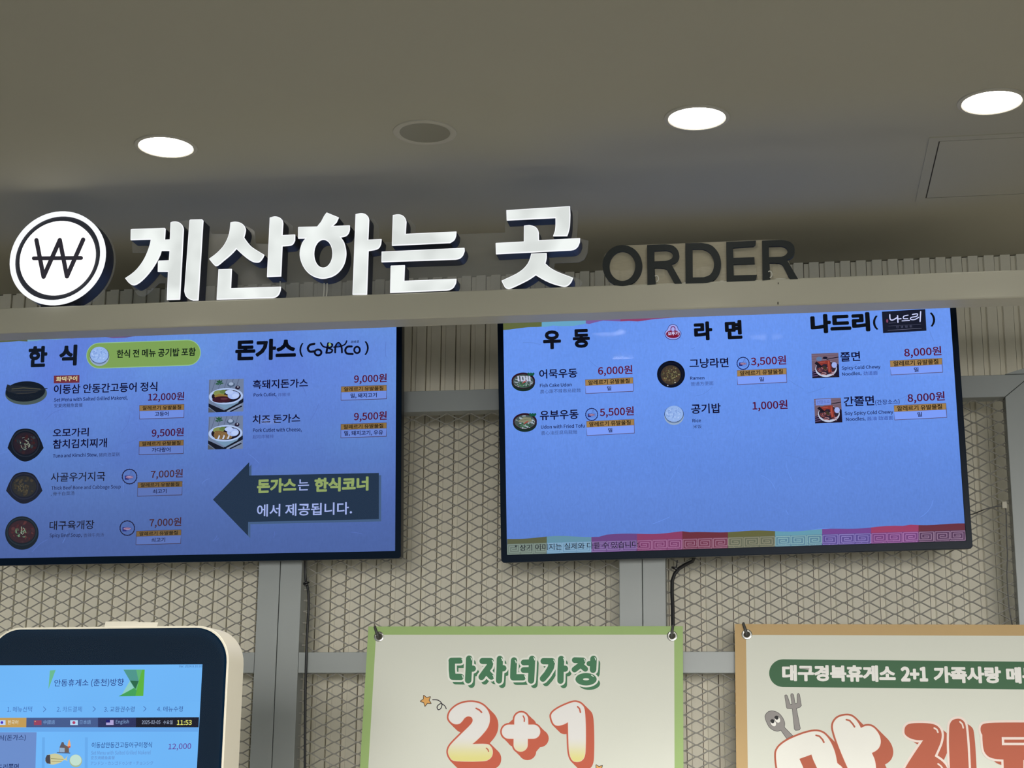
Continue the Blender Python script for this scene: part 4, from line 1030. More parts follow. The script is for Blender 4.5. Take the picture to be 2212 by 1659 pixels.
# patterned border along the bottom: coloured blocks with key-fret ornament
xs = [1095.3, 1181.2, 1277.5, 1376, 1474, 1572.6, 1674.3, 1776, 1881.8, 1984.2, 2086.5]
cols = [(88, 92, 66), (98, 142, 162), (104, 66, 126), (136, 58, 98), (104, 42, 54), (96, 96, 56), (98, 152, 172), (112, 66, 140), (152, 58, 98), (100, 42, 56)]
cols2 = [(104, 116, 108), (112, 150, 180), (108, 78, 136), (122, 60, 104), (112, 52, 76), (98, 102, 84), (88, 128, 150), (86, 70, 140), (112, 60, 120), (82, 52, 84)]
lines = [(128, 144, 134), (134, 170, 196), (138, 116, 166), (158, 104, 144), (150, 108, 128), (136, 134, 112), (134, 172, 176), (136, 122, 184), (158, 108, 162), (146, 118, 144)]
def ybot(x): return 1198.6+(x-1095.3)*(1168.4-1198.6)/(2086.5-1095.3)
def ytop(x):
    return ybot(x)-36+(-1.5*math.sin((x-1095)/58.0)+1.6*math.sin((x-1095)/23.0))+(0 if x < 1500 else 0)+(-2 if 1300 < x < 1480 or x > 1960 else 1.5)
def ymid(x): return ybot(x)-23.5
a = Art(S2)
for i in range(10):
    x0, x1 = xs[i], xs[i+1]; st = [x0+(x1-x0)*k/6 for k in range(7)]
    a.poly([(x, ytop(x)) for x in st]+[(x1, ymid(x1)), (x0, ymid(x0))], cols[i], 1)
    a.poly([(x0, ymid(x0)), (x1, ymid(x1)), (x1, ybot(x1)+.2), (x0, ybot(x0)+.2)], cols2[i], 1)
a.done('coloured_border', pan2)
a = Art(S2)
for i in range(10):
    x0, x1 = xs[i], xs[i+1]; c = lines[i]; W3 = (x1-x0)/3
    for k in range(3):
        X = x0+k*W3+1.5; w3 = W3-3; flip = (i*3+k) % 2
        def pt(u, v):
            if flip: u = 1-u
            x = X+w3*u; return (x, ybot(x)-21.5+v*20)
        a.stroke([pt(0, 1), pt(0, 0), pt(1, 0), pt(1, .82), pt(.16, .82), pt(.16, .2), pt(.82, .2), pt(.82, .62), pt(.34, .62), pt(.34, .42), pt(.66, .42)], 1.7, c, 2, caps=False)
        a.stroke([pt(0, 1), pt(1, 1)], 1.2, c, 2, caps=False)
a.done('key_fret_ornament', pan2)
lettering(S2, pan2, th, 'footnote_lettering', [('* 상기 이미지는 실제와 다를 수 있습니다.', 250, 532, 1555, 492, 66, (10, 12, 28), .004, 4)])

# ------------------------------------------------------------------ posters
def poster(O, U, V, Wd, Hd, border, inner, bw, label, eyelets):
    S = Surf(O, U, V, 'print')
    P = lambda uv, d: tuple(S.P(uv)+S.N*d)
    t = tag(empty('poster', P((Wd/2, -Hd), 0)), label, 'poster', 'hanging promotional posters')
    out = [(0, 0), (Wd, 0), (Wd, -Hd), (0, -Hd)]
    holes = [[(u[0]+0.0085*math.cos(k*PI/9), u[1]+0.0085*math.sin(k*PI/9)) for k in range(18)] for u in eyelets]
    m_ = MB(); m_.prism([P(u, 0) for u in out], tuple(-S.N*0.0012), border, holes=[[P(u, 0) for u in h] for h in holes])
    sheet = m_.build('sheet', t)
    a = Art(S); k = a.mb.m(inner); 
    ins = [(bw, -bw*0.98), (Wd-bw, -bw*0.98), (Wd-bw, -Hd+bw), (bw, -Hd+bw)]
    # inner field, notched where an eyelet bites into its corner
    a.mb.face([tuple(S.P(u, 1)) for u in ins], inner); a.done('white_field', t)
    for u in eyelets:
        m_ = MB(); pr_ = [(0.0085, 0.0006), (0.0095, 0.0024), (0.0125, 0.003), (0.0152, 0.0018), (0.0158, 0.0004)]; n = 28
        for i in range(len(pr_)-1):
            for k in range(n):
                a0, a1 = 2*PI*k/n, 2*PI*(k+1)/n
                m_.face([P((u[0]+r*math.cos(t_), u[1]+r*math.sin(t_)), d) for (r, d), t_ in ((pr_[i], a0), (pr_[i], a1), (pr_[i+1], a1), (pr_[i+1], a0))], M_chrome)
        m_.build('eyelet_ring', t, smooth=True)
        m_ = MB(); m_.prism([P((u[0]+0.0084*math.cos(k*PI/9), u[1]+0.0084*math.sin(k*PI/9)), 0.0004) for k in range(18)], tuple(-S.N*0.0002), M_joint); m_.build('eyelet_hole', t)
    return S, t
SP = 4.86/4.80
M_green = mat('poster_green_border', (148, 176, 108), rough=0.6, var=0.03)
M_tan = mat('poster_tan_border', (182, 152, 102), rough=0.6, var=0.03)
M_white = mat('poster_offwhite', (205, 207, 196), rough=0.6, var=0.015, scale=3)
U, V = axes(-0.10453, -0.00313, 0)
OP1 = CAM+np.array([-1.23434, 4.80, 0.43186])*SP
W1 = 0.94114*SP
SQ = Surf(OP1, U, V, 'print'); el = [tuple(SQ.uv(818.8, 1375.3)), tuple(SQ.uv(1452, 1374))]
S3, po1 = poster(OP1, U, V, W1, 1.30, M_green, M_white, 0.0255, 'green bordered poster with green bubble lettering above a large 2+1', el)
U, V = axes(-0.09, -0.00709, 0)
OP2 = CAM+np.array([-0.1438, 4.80, 0.43466])*SP
SQ = Surf(OP2, U, V, 'print'); el2 = [tuple(SQ.uv(1613.3, 1370.6)), (W1-SQ.uv(1613.3, 1370.6)[0], SQ.uv(1613.3, 1370.6)[1])]
S4, po2 = poster(OP2, U, V, W1, 1.30, M_tan, M_white, 0.0325, 'tan bordered poster with a dark green title bar and a cartoon fork', el2)
GR = (62, 116, 82); LW = (220, 222, 214); RED = (186, 86, 62); REDL = (164, 74, 60)
q4 = T(950, 1400, 6.405); q5 = T(1130, 1400, 6.405)
strokes = []
def s4(p, w_=84): strokes.append(([(950+x/6.405, 1400+y/6.405) for x, y in p], w_/6.405))
def s5(p, w_=84): strokes.append(([(1130+x/6.405, 1400+y/6.405) for x, y in p], w_/6.405))
s4([(163, 176), (282, 174)]); s4([(168, 178), (168, 300), (178, 398), (292, 400)], 88)
s4([(408, 148), (402, 300), (394, 446)], 90); s4([(405, 285), (458, 285)], 88)
s4([(592, 180), (705, 180), (690, 250), (630, 330), (578, 402)], 86); s4([(640, 320), (715, 398)], 84)
s4([(832, 150), (828, 300), (820, 450)], 86); s4([(832, 282), (880, 280)], 88)
s4([(1028, 172), (1020, 300), (1018, 406), (1150, 405)], 88); s4([(1162, 200), (1262, 196)], 80); s4([(1160, 305), (1262, 303)], 80); s4([(1278, 150), (1272, 300), (1264, 450)], 88)
s5([(284, 182), (402, 184), (385, 270), (330, 360), (275, 424)], 88)
s5([(528, 152), (520, 300), (518, 452)], 88); s5([(528, 286), (580, 286)], 88)
s5([(715, 168), (830, 172), (800, 230), (712, 298)], 80); s5([(790, 230), (862, 290)], 76)
s5([(975, 152), (972, 230), (968, 300)], 92); s5([(915, 216), (972, 216)], 74)
def bubble(S, par):
    ring = (1130+872/6.405, 1400+432/6.405)
    a = Art(S)
    for dx, dy in ((6.8, 9),):
        for p, w_ in strokes: a.stroke([(x+dx, y+dy) for x, y in p], w_+1, GR, 2)
        a.poly(ell(ring[0]+dx, ring[1]+dy, 23.5, 14, 32), GR, 2)
    a.done('lettering_shadow', par)
    a = Art(S)
    for p, w_ in strokes: a.stroke(p, w_+8, LW, 3)
    a.poly(ell(ring[0], ring[1], 27, 17.5, 32), LW, 3)
    a.done('lettering_outline', par)
    a = Art(S)
    for p, w_ in strokes: a.stroke(p, w_, GR, 4)
    a.poly(ell(ring[0], ring[1], 23, 13.5, 32), GR, 4, [ell(ring[0], ring[1], 6.7, 2.4, 16)])
    for (x, y) in ((998, 1424), (1017.5, 1421), (1063.5, 1427), (1083.5, 1422), (1113, 1427), (998.5, 1459.5), (1065, 1459), (1133.5, 1460)): a.stroke([(x, y), (x+1.8, y+2.2), (x+2, y+5)], 1.8, (226, 236, 226), 5)
    for (x, y) in ((1153, 1421), (1196, 1426), (1217, 1422), (1262, 1424), (1285, 1421)): a.stroke([(x, y), (x+1.8, y+2.2), (x+2, y+5)], 1.8, (226, 236, 226), 5)
    a.stroke([(1277.5, 1458.5), (1282, 1461.5)], 1.6, (226, 236, 226), 5)
    a.done('green_bubble_lettering', par)
bubble(S3, po1)
def extruded(S, par, shapes, inflate, shift, n, face_mats, name, solid=REDL, dark=RED, layer=2):
    a = Art(S)
    for sh in shapes:
        g = grow(sh, inflate); a.n = 0
        e = [(x+shift[0], y+shift[1]) for x, y in g]
        a.poly(g, dark, layer).poly(e, dark, layer)
        g2 = g[::2]
        for q in range(len(g2)):
            p0, p1 = g2[q-1], g2[q]
            a.poly([p0, p1, (p1[0]+shift[0], p1[1]+shift[1]), (p0[0]+shift[0], p0[1]+shift[1])], dark, layer)
    a.done(name+'_shadow', par)
# white to yellow fill of the big figures, by height on the poster
def fade(zl, zh):
    m = mat('white_to_yellow_ink', (218, 216, 214), rough=.55, var=0.0)
    nt, N, L = nodes(m); b = N['Principled BSDF']; g = N.new('ShaderNodeNewGeometry'); sp = N.new('ShaderNodeSeparateXYZ'); r = N.new('ShaderNodeMapRange'); r.interpolation_type = 'SMOOTHSTEP'
    mx = N.new('ShaderNodeMix'); mx.data_type = 'RGBA'; mx.inputs[6].default_value = lin((218, 216, 214)); mx.inputs[7].default_value = lin((214, 208, 130))
    r.inputs[1].default_value = zh; r.inputs[2].default_value = zl
    L.new(g.outputs['Position'], sp.inputs[0]); L.new(sp.outputs[2], r.inputs[0]); L.new(r.outputs[0], mx.inputs[0]); L.new(mx.outputs[2], b.inputs['Base Color'])
    return m
pz = lambda y: S3.P(S3.uv(1100, y))[2]
M_fade = fade(pz(1642), pz(1590))
two = [q4(x, y)[:2] for x, y in cr([(125, 960), (150, 880), (230, 805), (330, 762), (450, 750), (560, 775), (640, 835), (685, 920), (688, 1020), (655, 1110), (580, 1205), (510, 1275), (445, 1330, 1), (640, 1330), (700, 1358), (730, 1420), (720, 1495), (670, 1545), (600, 1562), (400, 1568), (200, 1557), (145, 1515), (118, 1440), (135, 1370), (190, 1300), (300, 1190), (430, 1060), (460, 1000), (440, 955), (390, 942), (345, 965), (310, 1010), (270, 1045), (210, 1050), (155, 1018)], 4)]
plus = [q4(x, y)[:2] for x, y in (ell(1128, 990, 92, 95, 12, 0, PI, 2*PI)+[(1222, 1063)]+ell(1293, 1157, 95, 95, 12, 0, -PI/2, PI/2)+[(1216, 1253)]+ell(1120, 1338, 95, 93, 12, 0, 0, PI)+[(1026, 1253)]+ell(957, 1157, 95, 95, 12, 0, PI/2, 3*PI/2)+[(1034, 1063)])]
one = [q5(x, y)[:2] for x, y in cr([(393, 960), (400, 910), (450, 862), (540, 810), (680, 755), (755, 755), (815, 790), (848, 850), (862, 1000), (866, 1200), (864, 1350), (858, 1460), (835, 1530), (790, 1566), (740, 1573), (690, 1558), (655, 1500), (636, 1400), (628, 1200), (625, 1020, 1), (560, 1055), (480, 1072), (425, 1045)], 4)]
extruded(S3, po1, [two, plus, one], 4.2, (14.5, 14.5), 7, None, 'figure', layer=2)
for sh, nm in ((two, 'figure_two'), (plus, 'plus_mark'), (one, 'figure_one')):
    a = Art(S3); a.poly(grow(sh, 0.8), (222, 190, 180), 3); a.poly(sh, M_fade, 4)
    if nm == 'figure_two': a.stroke([q4(505, 835)[:2], q4(550, 858)[:2], q4(580, 890)[:2]], 3.4, RED, 5).stroke([q4(645, 1385)[:2], q4(668, 1405)[:2], q4(676, 1430)[:2]], 2.4, RED, 5)
    elif nm == 'plus_mark': a.stroke([q4(1155, 940)[:2], q4(1172, 975)[:2], q4(1170, 1015)[:2]], 2.8, RED, 5)
    else: a.stroke([q5(755, 812)[:2], q5(782, 840)[:2], q5(794, 890)[:2]], 3.2, RED, 5)
    a.done(nm, po1)
def star(cx, cy, r, rot, name):
    a = Art(S3); o = [(cx+(r if k % 2 == 0 else r*.5)*math.cos(rot+k*PI/5), cy+(r if k % 2 == 0 else r*.5)*math.sin(rot+k*PI/5)) for k in range(10)]
    a.stroke(o, 2.6, (24, 18, 26), 2, closed=True); a.poly(o, (212, 158, 88), 3); a.done(name, po1)
star(920.5, 1513.5, 12, -2.0, 'printed_star'); star(1293.5, 1662, 11, -2.1, 'printed_star')
a = Art(S3); qq = T(760, 1330, 2.989); a.stroke([qq(x, y)[:2] for x, y in cr([(522, 543), (558, 546), (582, 570), (574, 600), (556, 606), (552, 585), (575, 568), (600, 582), (610, 602)], 5, False)], 1.9, (28, 22, 34), 2); a.done('printed_squiggle', po1)

# second poster
q8 = T(1660, 1410, 4.007); q6 = T(1640, 1480, 7.373); q7 = T(1930, 1480, 7.844)
a = Art(S4, q8); pill(a, 126, 177, 2335, 199, 120, (54, 96, 64), 2, 18); a.done('title_bar', po2)
WT = (226, 224, 220)
lettering(S4, po2, q8, 'title_lettering', [('대구경북휴게소', 120, 246, 1103, 254, 142, WT, .052, 3), ('2+1', 1148, 250, 1383, 250, 130, WT, .06, 3), ('가족사랑', 1432, 262, 2018, 266, 144, WT, .052, 3), ('메뉴', 2062, 266, 2345, 268, 142, WT, .052, 3)])
a = Art(S4, q6); BK = (20, 20, 22); SG = (138, 134, 132)
spn = cr([(95, 520), (110, 460), (160, 420), (230, 415), (310, 450), (370, 520), (403, 600), (398, 672, 1), (530, 805, 1), (440, 850, 1), (345, 715, 1), (290, 732), (215, 710), (150, 650)], 4)
a.poly(grow(spn, 6.5), BK, 2); a.poly(spn, SG, 3)
for cx, cy, rt in ((222, 602, -.5), (288, 545, -.5)): a.poly(ell(cx, cy, 44, 62, 20, rt), BK, 4).poly(ell(cx+2, cy+2, 40, 58, 20, rt), (232, 230, 224), 5).poly(ell(cx-10, cy-26, 30, 34, 16, rt), BK, 6)
a.done('printed_spoon', po2)
a = Art(S4, q6)
fk = [(412, 190), (410, 165), (428, 155), (445, 170), (490, 305), (525, 312), (503, 165), (508, 142), (528, 138), (545, 155), (572, 303), (605, 285), (605, 155), (622, 133), (640, 150), (670, 325), (650, 350), (590, 370), (652, 690), (640, 712), (580, 718), (562, 700), (528, 375), (445, 368), (435, 345)]
a.poly(grow(fk, 6), BK, 2).poly(fk, SG, 3); a.done('printed_fork', po2)
m1 = [q6(x, y)[:2] for x, y in cr([(272, 1110), (290, 1030), (350, 955), (480, 870), (700, 780), (880, 740), (1000, 762), (1080, 830), (1150, 940), (1205, 1080), (1240, 1245, 1), (1330, 1330), (1380, 1500), (1300, 1720), (700, 1900), (420, 1800), (330, 1500), (285, 1280)], 4)]
m1h = [q6(x, y)[:2] for x, y in [(640, 1175), (832, 1106), (860, 1190), (920, 1320), (960, 1480), (780, 1560), (700, 1310)]]
m2 = [q6(x, y)[:2] for x, y in cr([(1178, 650), (1200, 580), (1260, 520), (1360, 490), (1450, 495), (1520, 540), (1570, 600), (1618, 688, 1), (1700, 655), (1780, 660), (1850, 710), (1910, 800), (1932, 900), (1910, 985), (1860, 1040), (1788, 1080, 1), (1835, 1190), (1856, 1320), (1870, 1600), (1600, 1700), (1450, 1400), (1330, 1130), (1240, 900), (1190, 740)], 4)]
RD2 = (170, 84, 58)
extruded(S4, po2, [m1, m2], 4.6, (23, 23), 9, None, 'big_syllable', dark=RD2, layer=3)
a = Art(S4); a.poly(grow(m1, 0.8), (228, 196, 186), 4).poly(grow(m2, 0.8), (228, 196, 186), 4)
a.poly(m1, (222, 221, 214), 5, [m1h]).poly(m2, (222, 221, 214), 5)
a.poly(m1h, RD2, 5)
for o in ([(905, 800), (960, 815), (1010, 870), (1030, 912)], [(1388, 552), (1440, 565), (1490, 620), (1518, 665)]): a.stroke([q6(x, y)[:2] for x, y in o], 3.6, RD2, 6)
a.done('big_syllable_white', po2)
j1 = [q7(x, y)[:2] for x, y in cr([(185, 775), (205, 700), (275, 655), (440, 643), (620, 652), (730, 685), (795, 755), (817, 850), (798, 970), (750, 1090), (698, 1205, 1), (820, 1290), (900, 1390), (940, 1550), (700, 1560), (560, 1480), (400, 1650), (130, 1600), (200, 1404), (330, 1190), (502, 935, 1), (380, 930), (270, 895), (200, 840)], 4)]
j2 = [q7(x, y)[:2] for x, y in cr([(943, 760), (955, 660), (1000, 595), (1080, 570), (1150, 582), (1208, 640), (1230, 740), (1250, 950), (1265, 1200), (1275, 1400), (1290, 1650), (965, 1650), (955, 1400), (940, 1000)], 3)]
j3 = [q7(x, y)[:2] for x, y in cr([(1475, 740), (1495, 680), (1570, 648), (1800, 636), (2212, 634), (2620, 648, 1), (2620, 1272, 1), (2200, 1270, 1), (2200, 1700, 1), (1880, 1700, 1), (1862, 1262, 1), (1720, 1250), (1620, 1218), (1550, 1150), (1520, 1060), (1508, 950), (1505, 842, 1), (1482, 800)], 3)]
extruded(S4, po2, [j1, j2, j3], 0.6, (17, 13), 5, None, 'red_syllable', dark=RD2, layer=3)
OW = (224, 208, 200)
for sh in (j1, j2, j3): Art(S4).poly(grow(sh, 4.8), OW, 4).done('red_syllable_outline', po2)
a = Art(S4)
for sh in (j1, j2): Art(S4).poly(sh, RD2, 5).done('red_syllable', po2)
a.poly(j3, RD2, 5)
a.done('red_syllable', po2); a = Art(S4)
a.poly([q7(x, y)[:2] for x, y in [(1832, 882), (2560, 882), (2560, 1020), (1836, 1020)]], OW, 6).poly([q7(x, y)[:2] for x, y in [(1874, 925), (2560, 925), (2560, 978), (1876, 978)]], RD2, 7)
a.done('syllable_counter', po2)
for o in ([(690, 728), (735, 755), (752, 800)], [(1125, 622), (1165, 660), (1182, 725)], [(755, 1335), (800, 1370), (830, 1410)]): Art(S4).stroke([q7(x, y)[:2] for x, y in o], 3.4, OW, 6).done('syllable_highlight', po2)


# hooks: from the mesh over the poster edge through the eyelet
def hook(px, py, tx, ty, S, label):
    u = S.uv(px, py); e = S.P(u)+S.N*0.004; top = at(tx, ty, MY-0.004)
    e2 = S.P(u+np.array([0.001, -0.004]))-S.N*0.004
    topf = at(tx, ty, e[1]+0.004)
    k = 1.0
    P = [top+np.array([0, 0.004, -0.012]), top+np.array([0, 0, 0]), (top+topf)/2+np.array([0, 0, 0.002]), topf+np.array([0, -0.004, -0.001]), topf*.5+e*.5+np.array([0, -0.006, 0]), e+S.N*0.004, e+S.N*.001+np.array([0, 0, -0.004]), e2]
    m_ = MB(); m_.tube(P, [0.0034, 0.0034, 0.0036, 0.004, 0.0042, 0.005, 0.0045, 0.004], M_hook, 10)
    o = m_.build('hook', None, smooth=True, origin=tuple(top)); return tag(o, label, 'hook', 'hooks holding the posters')
hook(817.5, 1374, 810.5, 1355, S3, "dark grey hook in the left eyelet of the green bordered poster")
hook(1451.5, 1373, 1453.5, 1352, S3, "dark grey hook in the right eyelet of the green bordered poster")
hook(1612.5, 1368, 1606, 1348, S4, "dark grey hook in the eyelet of the tan bordered poster")
ur = el2[1]; e = S4.P(ur); m_ = MB(); m_.tube([e+np.array([0, 0.05, 0.02]), e+np.array([0, 0.02, 0.028]), e+np.array([0, -0.006, 0.02]), e+np.array([0, -0.006, 0]), e+np.array([0, 0.004, -0.004])], 0.0038, M_hook, 8)

# ------------------------------------------------------------------ ordering kiosk
U, V = axes(0.0, 0.0, -0.05503)
OK_ = CAM+np.array([-1.11601, 3.2, 0.28727])       # top right corner of the glass
SK = Surf(OK_, U, V, 'lit')
GW = 0.530
KH = OK_[2]-0.35
kiosk = tag(empty('ordering_kiosk', tuple(SK.P((-GW/2, 0))*np.array([1, 1, 0]))), 'cream ordering kiosk with a rounded black front and a light blue touch screen', 'kiosk')
Pk = lambda u, v, d=0.0: tuple(SK.P((u, v))+SK.N*d)
def rr(u0, u1, v0, v1, r, n=10):
    o = []
    for cx, cy, a0 in ((u1-r, v1-r, 0), (u0+r, v1-r, PI/2), (u0+r, v0+r, PI), (u1-r, v0+r, 3*PI/2)):
        for k in range(n+1): t = a0+PI/2*k/n; o.append((cx+r*math.cos(t), cy+r*math.sin(t)))
    return o
rim = 0.0042
m_ = MB(); m_.prism([Pk(u, v, -0.002) for u, v in rr(-GW-rim, rim, -KH-rim, rim, 0.072)], tuple(-SK.N*0.082), M_kiosk); m_.build('body', kiosk, smooth=True, bevel=0.0015)
m_ = MB(); m_.prism([Pk(u, v, 0.0) for u, v in rr(-GW, 0, -KH, 0, 0.069)], tuple(-SK.N*0.0025), M_kfront); m_.build('black_front', kiosk)
m_ = MB(); m_.prism([Pk(u, v, -0.02) for u, v in ((-GW*.78, -KH+0.05), (-GW*.22, -KH+0.05), (-GW*.22, -OK_[2]+0.025), (-GW*.78, -OK_[2]+0.025))], tuple(-SK.N*0.05), M_kiosk); m_.build('stand', kiosk)
m_ = MB(); m_.prism([Pk(u, -OK_[2], d) for u, d in ((-GW-.02, 0.14), (0.02, 0.14), (0.02, -0.22), (-GW-.02, -0.22))], (0, 0, 0.025), M_kiosk); m_.build('base_plate', kiosk)
c0 = SK.uv(437.5, 1435.2)
su0, su1, sv1 = -GW+0.018, c0[0], c0[1]; sv0 = -KH+0.12
m_ = MB(); m_.face([tuple(SK.P(u, 1)) for u in ((su0, sv0), (su1, sv0), (su1, sv1), (su0, sv1))], emis('kiosk_screen_blue', (112, 184, 250), 1.0, 0.04, 3)); kp = m_.build('touch_screen', kiosk, fix=False)
m_ = MB(); m_.face([tuple(SK.P(u, 14)) for u in rr(-GW+0.002, -0.002, -KH+0.002, -0.002, 0.067)], M_kpane); m_.build('glass_pane', kiosk, fix=False)
kk = T(0, 1320, 3.95)
def KA(): return Art(SK, kk)
a = KA(); a.poly([(428, 507), (477, 503), (415, 668)], (106, 186, 146), 3); a.done('green_logo_mark', kp)
a = KA()
a.poly([(1055, 500), (1237, 500), (1225, 725), (1015, 728), (1146, 655)], (96, 178, 120), 3)
a.poly([(1057, 502), (1165, 502), (1186, 600), (1160, 662), (1146, 655)], (78, 150, 140), 4).poly([(1186, 598), (1160, 665), (1112, 594)], (40, 104, 72), 5)
a.poly([(1237, 500), (1225, 725), (1158, 726), (1188, 600), (1215, 502)], (92, 178, 62), 5).poly([(1112, 594), (1146, 655), (1040, 716)], (142, 206, 196), 3.5)
a.poly([(1015, 727), (1146, 658), (1172, 680), (1158, 726)], (66, 160, 88), 4)
a.done('green_logo_mark', kp)
lettering(SK, kp, kk, 'station_name', [('안동휴게소 (춘천)방향', 465, 652, 1058, 645, 68, (34, 54, 128), .004, 6)])
lettering(SK, kp, kk, 'version_lettering', [('Ver. 2024.6.10.10', 1530, 482, 1727, 480, 20, (60, 96, 150), 0, 5)])
ST = (62, 104, 176)
lettering(SK, kp, kk, 'order_steps', [('1. 메뉴선택', 64, 862, 275, 860, 46, ST, -.002, 5), ('2. 카드결제', 487, 862, 700, 860, 46, ST, -.002, 5), ('3. 교환권수령', 890, 862, 1150, 860, 46, (46, 80, 150), -.002, 5), ('4. 메뉴수령', 1343, 860, 1562, 858, 46, (46, 80, 150), -.002, 5)])
a = KA()
for x, y in ((372, 838), (795, 836), (1227, 834)): a.stroke([(x, y-21), (x+22, y), (x, y+21)], 4, (52, 84, 156), 3)
a.stroke([(-60, 768), (1715, 766)], 1.6, (98, 168, 238), 3, caps=False).done('step_chevrons', kp)
a = KA()
a.poly([(-60, 911), (228, 910), (226, 992), (-60, 992)], (196, 156, 84), 3).poly([(228, 910), (838, 909), (838, 992), (226, 992)], (68, 90, 140), 3)
a.poly([(838, 909), (1162, 908), (1162, 992), (838, 992)], (42, 48, 92), 3).poly([(1162, 908), (1700, 906), (1696, 992), (1162, 992)], (22, 22, 38), 3)
a.done('language_bar', kp)
a = KA()
a.rect(-30, 932, 50, 972, (190, 214, 250), 4).poly(ell(20, 951, 12, 12, 16), (70, 40, 190), 5)
a.rect(292, 933, 357, 973, (150, 66, 96), 4).rect(602, 932, 667, 973, (180, 216, 246), 4).poly(ell(634, 952, 13, 13, 16), (180, 60, 100), 5)
a.rect(908, 930, 972, 972, (176, 166, 216), 4).rect(908, 930, 942, 952, (24, 20, 110), 5).poly(ell(304, 942, 5, 5, 6), (230, 190, 130), 5)
a.done('flag_icons', kp)
lettering(SK, kp, kk, 'language_names', [('한국어', 68, 968, 157, 967, 36, (226, 222, 200), .01, 5), ('中國語', 373, 967, 470, 966, 36, (126, 164, 214), 0, 5), ('日本語', 683, 966, 777, 965, 36, (126, 164, 214), 0, 5), ('English', 990, 970, 1102, 968, 42, (128, 160, 206), .006, 5)])
lettering(SK, kp, kk, 'date_and_time', [('2025-02-05', 1212, 965, 1370, 964, 31, (164, 178, 206), .004, 5), ('수요일', 1395, 967, 1475, 966, 34, (164, 178, 206), .004, 5), ('11:53', 1512, 973, 1638, 972, 42, (226, 226, 110), .02, 5)])
a = KA(); a.poly([(-80, 995), (1692, 995), (1691, 1030), (-80, 1030)], (102, 168, 236), 3)
a.poly([(-80, 1034), (315, 1034), (300, 1500), (-80, 1500)], (108, 142, 204), 4).done('category_column', kp)
a = KA(); a.poly([(362, 1078), (386, 1078), (382, 1500), (356, 1500)], (104, 172, 238), 4).poly([(728, 1078), (752, 1078), (750, 1500), (724, 1500)], (104, 172, 238), 4).done('card_edge_lines', kp)
lettering(SK, kp, kk, 'category_names', [('식(돈가스)', -6, 1112, 222, 1108, 54, (20, 40, 96), .008, 6), ('드리쫄면', -22, 1366, 162, 1362, 60, (20, 40, 96), .01, 6)])
a = KA()
a.poly([(505, 1205), (512, 1160), (530, 1118), (545, 1118), (552, 1140), (590, 1160), (592, 1208)], (96, 88, 96), 4).poly([(512, 1165), (555, 1168), (555, 1205), (510, 1205)], (150, 176, 204), 5).poly([(552, 1140), (590, 1162), (592, 1206), (560, 1206)], (110, 92, 84), 5)
a.poly([(578, 1150), (588, 1110), (596, 1096), (604, 1125), (608, 1152), (594, 1168)], (236, 170, 120), 5).poly([(584, 1158), (604, 1150), (606, 1164), (590, 1168)], (206, 80, 60), 6)
a.stroke([(490, 1208), (600, 1212)], 6, (66, 72, 96), 4)
a.poly(cr([(392, 1260), (405, 1230), (440, 1222), (480, 1216), (530, 1235), (555, 1262), (582, 1230, 1), (572, 1265), (585, 1280, 1), (550, 1272), (520, 1292), (460, 1310), (415, 1302), (392, 1285)], 4), (206, 204, 158), 5)
a.poly([(392, 1255), (405, 1228), (432, 1226), (436, 1304), (405, 1300), (392, 1280)], (72, 68, 74), 6).stroke([(440, 1258), (545, 1266)], 5, (150, 144, 96), 6).stroke([(445, 1282), (530, 1284)], 4, (150, 130, 80), 6)
a.poly(ell(650, 1278, 54, 54, 28), (170, 186, 150), 5).poly(ell(650, 1272, 49, 47, 24), (196, 226, 210), 6)
a.done('meal_picture', kp)
lettering(SK, kp, kk, 'meal_lettering', [('이동삼안동간고등어구이정식', 785, 1168, 1298, 1165, 48, (30, 56, 130), .004, 5), ('Set Menu with Salted Grilled Makerel', 780, 1226, 1288, 1223, 34, (98, 140, 202), 0, 5), ('安东烤鲭鱼套餐', 778, 1268, 982, 1266, 30, (98, 140, 202), 0, 5), ('アンドン・カンゴドゥンオ・チョンシク', 775, 1316, 1308, 1312, 34, (98, 140, 202), 0, 5)])
lettering(SK, kp, kk, 'meal_price', [('12,000', 1438, 1192, 1632, 1188, 60, (98, 56, 150), .006, 5)])

# folded card on top of the kiosk
zt = OK_[2]+rim
cb = [SK.uv(217, 1358)[0], SK.uv(333, 1358)[0]]
m_ = MB()
m_.prism([Pk(cb[0]+0.003, rim, -0.012), Pk(cb[1], rim, -0.012), Pk(cb[1]-0.001, rim+0.0095, -0.020), Pk(cb[0]+.075, rim+0.0105, -0.020), Pk(cb[0]+.070, rim+0.0125, -0.020), Pk(cb[0], rim+0.0125, -0.020)], tuple(-SK.N*0.0012), M_card)
m_.prism([Pk(cb[0]+0.003, rim, -0.012), Pk(cb[1], rim, -0.012), Pk(cb[1], rim, -0.06), Pk(cb[0]+.003, rim, -0.06)], (0, 0, 0.0008), M_card)
tag(m_.build('folded_card'), 'small folded cream card lying on top of the ordering kiosk', 'card')

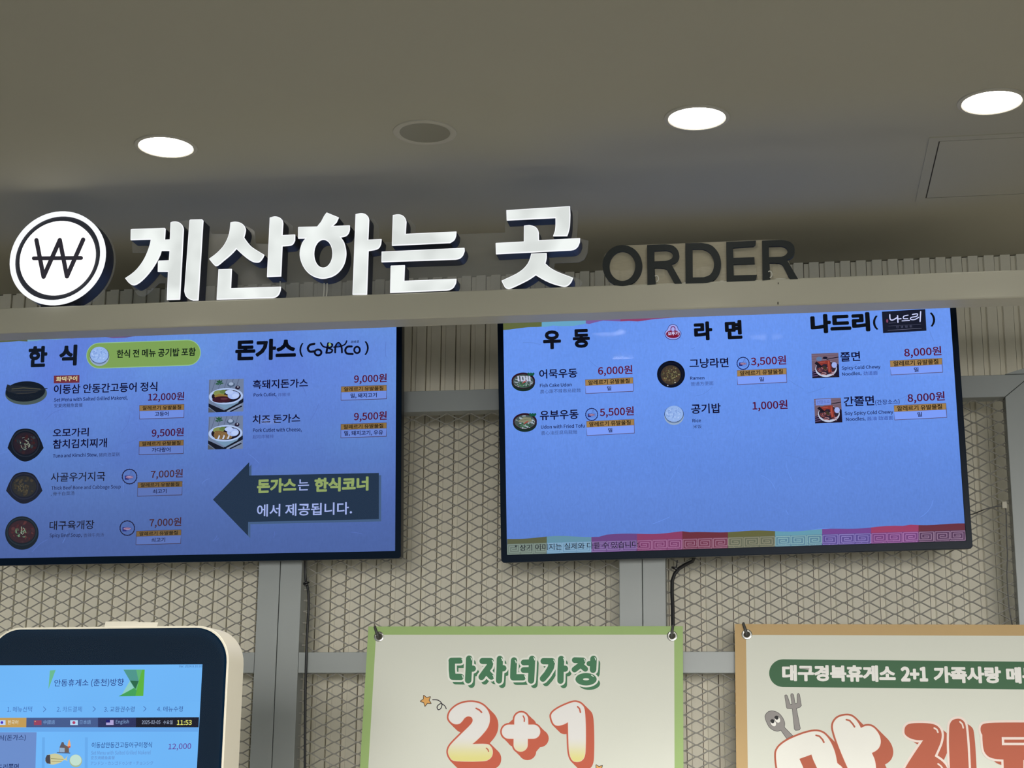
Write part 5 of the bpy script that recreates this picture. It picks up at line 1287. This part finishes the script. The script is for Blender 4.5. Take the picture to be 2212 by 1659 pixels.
# ------------------------------------------------------------------ cables
def cable(name, pts, r, label, Y, extra=None, n=8, cat='cable'):
    P = [tuple(at(p[0], p[1], p[2] if len(p) > 2 else Y)) for p in pts]
    m_ = MB(); m_.tube(P, r, M_rubber, n); o = m_.build(name, None, smooth=True, origin=P[0])
    return tag(o, label, cat)
CY_ = 4.868
c1 = cable('power_cable', [(658, 1195, 4.84), (659, 1215, 4.862), (659, 1238), (660.5, 1255), (664, 1266), (666.5, 1285), (667, 1310), (665, 1340), (663, 1380), (661.5, 1420), (660, 1480), (659, 1560), (658.5, 1680), (658, 1850)], 0.0040, 'black power cable hanging beside the post below the left menu screen', CY_)
a0 = at(661, 1259, CY_-0.004); m_ = MB()
m_.tube([(a0[0]+0.008*math.cos(t), CY_-0.002+0.007*math.sin(t), a0[2]+0.002*math.cos(t)) for t in [k*PI/6 for k in range(12)]], 0.0026, M_rubber, 6, closed=True)
m_.tube([(a0[0]-0.006, CY_-0.008, a0[2]-0.004), (a0[0]-0.001, CY_-0.009, a0[2]-0.009), (a0[0]+0.006, CY_-0.008, a0[2]-0.005)], 0.003, M_rubber, 6)
o = m_.build('tie', c1, smooth=True)
c2 = cable('power_cable', [(1500, 1203, 4.84), (1496, 1212, 4.855), (1480, 1220), (1466, 1229), (1457, 1240), (1452, 1255), (1451.5, 1280), (1453, 1310), (1453.5, 1345), (1453, 1400), (1452, 1600), (1451, 1800)], 0.0056, 'thick black cable bundle curving down from the right menu screen', CY_)
a0 = at(1459, 1228, CY_-0.004); m_ = MB()
m_.tube([(a0[0]+0.010*math.cos(t), CY_-0.002+0.008*math.sin(t), a0[2]-0.004*math.cos(t)) for t in [k*PI/6 for k in range(12)]], 0.0028, M_rubber, 6, closed=True)
b0 = at(1463, 1210, CY_); m_.tube([tuple(b0), (a0[0]+.003, CY_-0.003, a0[2]+.004), (a0[0]-0.007, CY_-0.006, a0[2]+0.001)], 0.0019, M_rubber, 6)
m_.build('tie', c2, smooth=True)
c3 = cable('signal_wire', [(2094, 1112, 4.80), (2102, 1110.5, 4.83), (2125, 1101), (2145, 1095), (2164, 1093), (2172, 1096), (2173.5, 1110), (2174.5, 1160), (2176.5, 1200), (2175, 1240), (2177, 1280), (2180, 1315), (2186, 1347), (2190, 1362, 4.875)], 0.0015, 'thin black wire looping from the right menu screen to the side post', 4.862, n=6)
p = at(2168, 1093, FY0); m_ = MB(); m_.box(p[0]-0.007, p[0]+0.007, 4.858, FY0+0.001, p[2]-0.010, p[2]+0.010, M_trim); m_.build('clip', c3, bevel=0.002)

# ------------------------------------------------------------------ lamp light
for (x, y) in LAMPS_FRONT: lamp(x, y, LAMP_W, spread=1.15)
for (x, y) in BACK: lamp(x, y, BACK_W)
